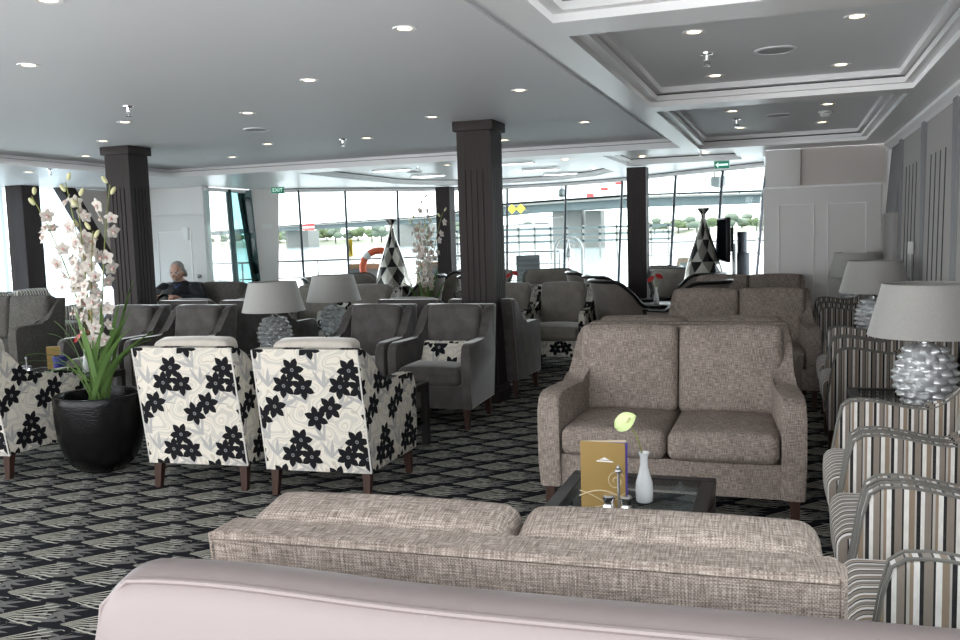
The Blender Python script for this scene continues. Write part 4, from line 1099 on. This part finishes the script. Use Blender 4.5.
def body(b):
    limb(b, [(0, .10, .54), (0, .13, .70), (0, .10, .84), (0, .07, .95)], [.15, .155, .165, .095])
    b.ball((0, .07, .88), (.20, .11, .10)); limb(b, [(0, .06, .93), (0, .03, 1.03)], [.066, .062])
    for sg in (-1, 1):
        m = lambda p: (sg * p[0], p[1], p[2])
        limb(b, [m(SH), m(EL), m(WR)], [.062, .046, .028])
        limb(b, [m((.09, .08, .54)), m((.12, -.36, .53)), m((.12, -.34, .10))], [.10, .072, .045])
        limb(b, [m((.12, -.33, .06)), m((.125, -.50, .04))], [.045, .035]); hand(b, sg)
    n0 = len(b.bm.verts)
    # head
    b.ball((0, .035, 1.265), (.076, .094, .105), 20, 16); b.ball((0, .0, 1.215), (.058, .068, .060), 16, 12)
    b.ball((0, -.035, 1.185), (.034, .030, .024)); limb(b, [(0, -.058, 1.262), (0, -.082, 1.232)], [.010, .0155], 10)
    for sg in (-1, 1):
        b.ball((sg * .078, .04, 1.245), (.012, .020, .032)); b.ball((sg * .030, -.050, 1.275), (.020, .012, .010)); b.ball((sg * .034, -.040, 1.235), (.022, .02, .02))
    limb(b, [(-.022, -.066, 1.205), (.022, -.066, 1.205)], [.007, .007], 8); limb(b, [(-.018, -.063, 1.192), (.018, -.063, 1.192)], [.007, .007], 8)
    b.bm.verts.ensure_lookup_table(); bmesh.ops.transform(b.bm, matrix=HEADM, verts=b.bm.verts[n0:])
bod = fused('body', body, 'skin', mnp, .0075, 2)
def sweater(b):
    limb(b, [(0, .10, .55), (0, .13, .68), (0, .10, .80), (0, .07, .90)], [.185, .20, .21, .13]); b.ball((0, .065, .85), (.245, .145, .12))
    for sg in (-1, 1):
        m = lambda p: (sg * p[0], p[1], p[2]); limb(b, [m(SH), m(EL), m((.175, -.31, .785))], [.085, .070, .048])
fused('sweater', sweater, 'sweater', mnp, .012, 4)
def trou(b):
    limb(b, [(-.08, .10, .55), (.08, .10, .55)], [.155, .155])
    for sg in (-1, 1): limb(b, [(sg * .09, .08, .545), (sg * .12, -.37, .535), (sg * .12, -.345, .09)], [.118, .088, .068])
fused('trousers', trou, 'trousers', mnp, .014, 3)
def shoe(b, sg):
    limb(b, [(sg * .12, -.31, .05), (sg * .122, -.44, .045), (sg * .125, -.53, .035)], [.05, .048, .034])
for sg in (-1, 1): fused('shoe', lambda b: shoe(b, sg), 'black_plastic', mnp, .012, 3)
def collar(b):
    for k in range(24):
        a = 2 * pi * k / 24; b.ball((.070 * cos(a), .052 + .070 * sin(a), .955 + .022 * sin(a)), (.018, .018, .022), 8, 6)
    limb(b, [(-.035, -.022, .94), (0, -.06, .90), (.035, -.022, .94)], [.024, .022, .024])
fused('shirt_collar', collar, 'shirt', mnp, .008, 2)
def hair(b):
    b.ball((0, .060, 1.298), (.0815, .092, .086), 20, 14)
    for sg in (-1, 1):
        for q in ((.078, .05, 1.27), (.082, .075, 1.235), (.076, .095, 1.205), (.055, .118, 1.20), (.02, .125, 1.20)): b.ball((sg * q[0], q[1], q[2]), (.022, .03, .034), 10, 8)
fused('hair', lambda b: (hair(b), bmesh.ops.transform(b.bm, matrix=HEADM, verts=b.bm.verts)), 'hair_grey', mnp, .008, 2)
def beard(b):
    b.ball((0, -.040, 1.178), (.036, .030, .020), 12, 8)
fused('beard', lambda b: (beard(b), bmesh.ops.transform(b.bm, matrix=HEADM, verts=b.bm.verts)), 'hair_grey', mnp, .006, 1)
gl = B()
for sg in (-1, 1):
    gl.tube([(sg * .032 + .024 * cos(2 * pi * k / 16), -.072, 1.268 + .019 * sin(2 * pi * k / 16)) for k in range(16)], .0022, 5, True)
    gl.tube([(sg * .056, -.07, 1.272), (sg * .080, -.0, 1.268), (sg * .083, .045, 1.262)], .002, 5)
gl.tube([(-.008, -.074, 1.270), (.008, -.074, 1.270)], .002, 5); bmesh.ops.transform(gl.bm, matrix=HEADM, verts=gl.bm.verts); gl.build('eyeglasses', 'brushed_steel', mnp)
for sg in (-1, 1): B().ball((sg * .031, -.060, 1.268), (.010, .006, .007), 10, 8, HEADM).build('eye', 'print', mnp)
mg = thing('magazine', 'dark open magazine held by the seated man', 'magazine', (-7.81, 9.80, .835), radians(12))
def pg(sg):
    return lambda u, v: (sg * .16 * u, -.01 - .055 + .10 * v, .02 * sin(pi * u * .9) + .06 * v)
for sg in (-1, 1): B().grid(pg(sg), 8, 3).build('page', 'print', mg, 80, fix=False)
B().tube([(0, -.065, 0), (0, .035, .06)], .004, 6).build('spine', 'paper', mg)
# ------------------------------------------------------------------ outside: deck, rail, river, bridge, bank
dk = struct(B().box((-40, 11.0, -.35), (30, 20.5, -.13)).build('floor_deck', 'deck_paint', smooth=None))
wt = tag(B().box((-1500, 20.6, -3.2), (900, 1300, -3.0)).build('river', 'water', smooth=None), 'pale river water beyond the deck', 'river', kind='stuff')
def railing(label, pts, zs, post=1.6):
    t = thing('deck_railing', label, 'railing', (pts[0][0], pts[0][1], 0)); o = Vector((pts[0][0], pts[0][1], 0))
    for k, z in enumerate(zs):
        B().tube([Vector((x, y, z)) - o for x, y in pts], .022 if k == 0 else .014, 8).build('rail', 'brushed_steel', t)
    for (x0, y0), (x1, y1) in zip(pts, pts[1:]):
        n = max(1, int(round(math.hypot(x1 - x0, y1 - y0) / post)))
        for k in range(n):
            x, y = x0 + (x1 - x0) * k / n, y0 + (y1 - y0) * k / n
            B().tube([Vector((x, y, -.13)) - o, Vector((x, y, zs[0])) - o], .02, 8).build('post', 'brushed_steel', t)
railing('grey tube railing across the bow deck outside the right windows', [(1.5, 15.4), (-.8, 16.7), (-2.6, 17.0)], [1.26, 1.02, .6])
railing('grey tube railing outside the left bow windows', [(-13.6, 12.6), (-11.2, 14.2), (-8.6, 15.4), (-5.9, 16.7)], [1.10, .78, .45])
railing('low grey railing with bent end, outside right of the middle column', [(-5.6, 16.6), (-4.1, 16.6), (-3.75, 16.3)], [1.15, .92, .6], 1.4)
lb_ = thing('lifebuoy', 'orange and white lifebuoy on the bow deck rail', 'lifebuoy', (-7.0, 14.78, .97), radians(22))
for k in range(4):
    def sec(u, v, k=k):
        a = pi / 2 * (k + .12 + .76 * u) + pi / 4; c = 2 * pi * v
        return ((.30 + .062 * cos(c)) * cos(a), .062 * sin(c), (.30 + .062 * cos(c)) * sin(a))
    B().grid(sec, 14, 14).build('orange_section', 'orange', lb_)
    def wb(u, v, k=k):
        a = pi / 2 * (k - .12 + .24 * u) + pi / 4; c = 2 * pi * v
        return ((.30 + .064 * cos(c)) * cos(a), .064 * sin(c), (.30 + .064 * cos(c)) * sin(a))
    B().grid(wb, 5, 14).build('white_band', 'white_paint', lb_)
ba = thing('bell_arch', 'white arch frame with a hanging bell out on the bow deck', 'arch', (-3.78, 16.0, -.13), radians(10))
B().tube([(-.25, 0, 0), (-.25, 0, 1.30)] + [(.25 * -cos(pi * k / 12), 0, 1.30 + .25 * sin(pi * k / 12)) for k in range(1, 12)] + [(.25, 0, 1.30), (.25, 0, 0)], .028, 10).build('arch_tube', 'white_paint', ba)
B().lathe([(.075, 1.18), (.06, 1.24), (.05, 1.32), (.02, 1.36), (.012, 1.50)], 16).build('bell', 'brushed_steel', ba)
B().tube([(0, 0, 1.19), (0, 0, .95)], .008, 6).ball((0, 0, .94), .022, 8, 6).build('bell_rope', 'red_paint', ba)
gv = thing('deck_grille', 'dark slatted grille box on deck, right of the middle column', 'vent box', (-4.55, 16.0, -.13), radians(15))
B().box((-.22, -.1, 0), (.22, .1, 1.23), .01).build('housing', 'grille', gv)
for k in range(12): B().box((-.20, -.112, .12 + k * .09), (.20, -.10, .17 + k * .09), mat=RX(.0)).build('slat', 'dark_metal', gv, None)
def deckchair(label, loc, rz):
    t = thing('deck_chair', label, 'chair', loc, rz, 'wooden deck chairs outside the bow windows')
    for x in (-.26, .26):
        B().prism([(x - .02, -.30, 0), (x - .02, -.25, 0), (x - .02, .20, .62), (x - .02, .36, 1.13), (x - .02, .31, 1.13), (x - .02, .15, .64)], [(x + .02, -.30, 0), (x + .02, -.25, 0), (x + .02, .20, .62), (x + .02, .36, 1.13), (x + .02, .31, 1.13), (x + .02, .15, .64)], .004, 1).build('side_frame', 'teak', t)
        B().box((x - .02, .18, 0), (x + .02, .23, .62), .004, 1).box((x - .03, -.30, .60), (x + .03, .25, .63), .004, 1).build('armrest', 'teak', t)
    B().box((-.26, .30, 1.06), (.26, .37, 1.15), .008).build('top_rail', 'teak', t)
    B().prism([(-.24, .19, .62), (-.24, .335, 1.08), (-.24, .345, 1.08), (-.24, .20, .62)], [(.24, .19, .62), (.24, .335, 1.08), (.24, .345, 1.08), (.24, .20, .62)]).build('back_sling', 'sling', t, None)
    B().box((-.24, -.26, .43), (.24, .20, .46), .006).build('seat', 'sling', t)
for x, y, rz, l in ((-7.0, 14.9, .9, 'wooden deck chair with grey sling outside, left of the lifebuoy'), (-7.5, 15.2, .6, 'wooden deck chair outside, second left of the lifebuoy'), (-6.35, 15.3, -.1, 'wooden deck chair in front of the lifebuoy, left of the mosaic vase'), (-1.55, 15.0, -.2, 'wooden deck chair outside beside the right mosaic vase')):
    deckchair(l, (x, y, -.13), rz)
ws = thing('yellow_notice', 'yellow upright notice board on the deck near the lifebuoy', 'sign', (-8.0, 15.6, -.13), .45)
B().box((-.055, -.012, 1.28), (.055, .012, 1.62), .005).build('board', 'yellow', ws)
A3 = [(-.035, 1.33), (0, 1.56), (.035, 1.33), (.022, 1.33), (0, 1.49), (-.022, 1.33)]
B().prism([(x, -.016, z) for x, z in A3], [(x, -.011, z) for x, z in A3]).build('symbol', 'black_plastic', ws, None)
B().tube([(0, 0.02, 0), (0, .02, 1.3)], .014, 8).build('post', 'brushed_steel', ws)
fl_ = thing('floodlight', 'grey box floodlight hung outside the top of the right bow windows', 'floodlight', (-1.02, 14.35, 2.13))
B().prism([(-.10, -.10, .0), (.02, -.12, -.04), (.12, -.06, 0), (.12, .08, .06), (-.10, .08, .06)], [(-.10, -.10, .14), (.02, -.12, .15), (.12, -.06, .14), (.12, .08, .16), (-.10, .08, .16)], .01, 1).build('lamp_head', 'lens_clear', fl_)
B().tube([(-.05, 0, .15), (-.05, 0, .30)], .015, 6).tube([(.06, 0, .15), (.06, 0, .30)], .015, 6).build('bracket', 'brushed_steel', fl_)
hl = thing('deck_lantern', 'small dark lantern hanging outside right of the middle column', 'lantern', (-3.82, 15.75, 2.12))
B().lathe([(.05, 0), (.065, .03), (.065, .12), (.04, .15), (.015, .17), (.01, .30)], 14).build('lantern_body', 'lens_clear', hl)
B().lathe([(.068, .03), (.07, .035), (.068, .04)], 14).build('band', 'dark_metal', hl)
aw = B()
for p, q in zip(BOW[:-1], BOW[1:]):
    o_ = lambda p, k: (lambda c: (p[0] - c.x * k, p[1] - c.y * k))((Vector((-4.45, 9.0)) - Vector(p)).normalized())
    a0, a1, b0, b1 = o_(p, .05), o_(q, .05), o_(p, 1.25), o_(q, 1.25)
    aw.prism([(*a0, 2.345), (*a1, 2.345), (*b1, 2.40), (*b0, 2.40)], [(*a0, 2.45), (*a1, 2.45), (*b1, 2.45), (*b0, 2.45)])
struct(aw.build('ceiling_overhang', 'awning', smooth=None))
# the road bridge
BR = [(-473 - 195, 654 + 177), (-473, 654), (-277, 477), (-152, 387), (-76, 262), (-36.6, 237), (-12, 245), (110, 265)]
bg_ = thing('road_bridge', 'long road bridge crossing the river beyond the bow windows', 'bridge', (0, 0, 0))
def strip(z0, z1, w0, nm, mat, z0b=None):
    b = B(); s = []
    for i, (x, y) in enumerate(BR):
        p0 = Vector(BR[max(i - 1, 0)]); p1 = Vector(BR[min(i + 1, len(BR) - 1)]); d = (p1 - p0).normalized(); n = Vector((-d.y, d.x)) * w0
        k = 1.; s.append([(x + n.x, y + n.y, z0), (x - n.x, y - n.y, z0), (x - n.x, y - n.y, z1), (x + n.x, y + n.y, z1)])
    for a, c in zip(s, s[1:]): b.prism(a, c)
    return b.build(nm, mat, bg_, None)
strip(7.5, 9.6, 4.5, 'girder', 'bridge_steel'); strip(9.6, 10.1, 6.0, 'road_deck', 'concrete')
strip(10.6, 10.75, 6.0, 'parapet_rail', 'bridge_steel')
b = B()
for (x0, y0), (x1, y1) in zip(BR, BR[1:]):
    n = int(math.hypot(x1 - x0, y1 - y0) / 5)
    for k in range(n):
        x, y = x0 + (x1 - x0) * k / n, y0 + (y1 - y0) * k / n; b.box((x - .12, y - .12, 10.1), (x + .12, y + .12, 10.65))
po = b.build('parapet_posts', 'bridge_steel', bg_, None); po['kind'] = 'stuff'
for x, y, wx, wy in ((-292, 505, 8, 7), (-172, 404, 10, 6), (-60, 256, 4.2, 3.4), (-52, 254, 2.2, 3.)):
    B().box((x - wx, y - wy, -3), (x + wx, y + wy, 7.55 if wx > 3 else 7.4)).build('pier', 'concrete', bg_, None)
ns = thing('navigation_sign', 'red and white rectangular board hung on the bridge girder', 'sign', (-255, 448, 8.6), radians(38))
B().box((-3.2, -.2, -1.6), (3.2, .2, 1.6)).build('board', 'red_paint', ns, None); B().box((-3.2, -.3, -.5), (3.2, -.15, .5)).build('white_bar', 'white_paint', ns, None)
for k, (x, l) in enumerate(((-76.3, 'left'), (-73.4, 'right'))):
    t = thing('navigation_sign', 'yellow diamond board on the bridge girder, %s one of the pair' % l, 'sign', (x, 252.5 - k * .8, 8.7), radians(15))
    B().prism([(-1.4, -.1, 0), (0, -.1, -1.4), (1.4, -.1, 0), (0, -.1, 1.4)], [(-1.4, .1, 0), (0, .1, -1.4), (1.4, .1, 0), (0, .1, 1.4)]).build('board', 'yellow', t, None)
cb = thing('boom_barrier', 'red and white striped boom rising beyond the right bow windows', 'boom', (-50.5, 236, 10.6))
for k in range(9):
    if k % 2 == 0: B().box((k * 1.9, -.25, k * .72), (k * 1.9 + 1.9, .25, k * .72 + .9), mat=None).build('red_stripe', 'red_paint', cb, None)
    else: B().box((k * 1.9, -.25, k * .72), (k * 1.9 + 1.9, .25, k * .72 + .9)).build('white_stripe', 'white_paint', cb, None)
# far bank
bk_ = B()
ps = [(-900, 520), (-520, 560), (-300, 620), (-150, 640), (-20, 600), (120, 560)]
for (x0, y0), (x1, y1) in zip(ps, ps[1:]):
    bk_.prism([(x0, y0, -3), (x0 - 20, y0 + 240, -3), (x0 - 20, y0 + 240, 3.), (x0, y0 + 20, 1.)], [(x1, y1, -3), (x1 - 20, y1 + 240, -3), (x1 - 20, y1 + 240, 3.), (x1, y1 + 20, 1.)])
struct(bk_.build('floor_bank', 'bank', smooth=None))
rt_ = random.Random(11); protos = []
for k in range(4):
    b = B()
    for q in range(9):
        r_ = rt_.uniform(1.6, 3.0); b.ball((rt_.uniform(-3, 3), rt_.uniform(-2.5, 2.5), rt_.uniform(4, 9)), (r_, r_, r_ * .85), 9, 7)
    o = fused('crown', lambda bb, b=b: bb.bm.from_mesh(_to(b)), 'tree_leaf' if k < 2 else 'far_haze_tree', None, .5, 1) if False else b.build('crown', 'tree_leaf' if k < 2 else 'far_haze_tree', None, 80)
    tr = B().tube([(0, 0, -1), (.1, 0, 3), (0, .1, 6)], [.4, .3, .18], 7).build('trunk', 'column_wood', None)
    protos.append((o.data, tr.data)); bpy.data.objects.remove(o); bpy.data.objects.remove(tr)
TX = []
for px0, n, dlo, dhi in ((205, 9, 820, 880), (285, 12, 640, 720), (400, 10, 620, 700), (485, 8, 600, 680), (655, 14, 560, 640)):
    for k in range(n):
        TX.append((px0 + k * 11 + rt_.uniform(-3, 3), rt_.uniform(dlo, dhi)))
for i, (px, d) in enumerate(TX):
    dirv = f + r2 * ((px - 480) / 896.); p = Vector((dirv.x, dirv.y)).normalized() * d
    t = thing('bank_tree', 'green leafy tree on the far river bank behind the bridge', 'tree', (p.x, p.y, -.5), rt_.uniform(0, 6), 'trees on the far bank')
    s = rt_.uniform(.8, 1.25); t.scale = (s * 1.25, s * 1.25, s * (.85 if px > 480 else 1.0))
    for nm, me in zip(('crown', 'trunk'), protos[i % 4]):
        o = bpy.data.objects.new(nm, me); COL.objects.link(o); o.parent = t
for i, (px, d, wd, hg) in enumerate(((505, 520, 8, 7), (520, 560, 6, 5), (535, 545, 9, 8), (548, 600, 7, 13), (556, 530, 8, 5))):
    dirv = f + r2 * ((px - 480) / 896.); p = Vector((dirv.x, dirv.y)).normalized() * d
    t = thing('riverside_building', 'pale riverside building right of the middle column, ' + ['leftmost of the row', 'small one, second from left', 'wide one in the middle', 'tallest of the row', 'low one at the right end'][i], 'building', (p.x, p.y, -1), .3)
    B().box((-wd, -5, -1), (wd, 5, hg)).build('wall', 'house', t, None); B().box((-wd - .4, -5.4, hg), (wd + .4, 5.4, hg + .5)).build('roof', 'grille', t, None)
    for a in range(3): B().box((-wd + wd * .3 + a * wd * .55, -5.1, hg * .45), (-wd + wd * .55 + a * wd * .55, -4.95, hg * .7)).build('window', 'lens_clear', t, None)
fn = thing('jetty_fence', 'long grey slatted jetty fence across the water', 'fence', (0, 0, 0))
for z in (-.2, .9, 2.0): B().box((-62, 150, z), (-18, 150.3, z + .35)).build('rail', 'bridge_steel', fn, None)
for k in range(16): B().box((-61.5 + k * 2.85, 150, -3), (-61.2 + k * 2.85, 150.4, 2.6)).build('post', 'concrete', fn, None)
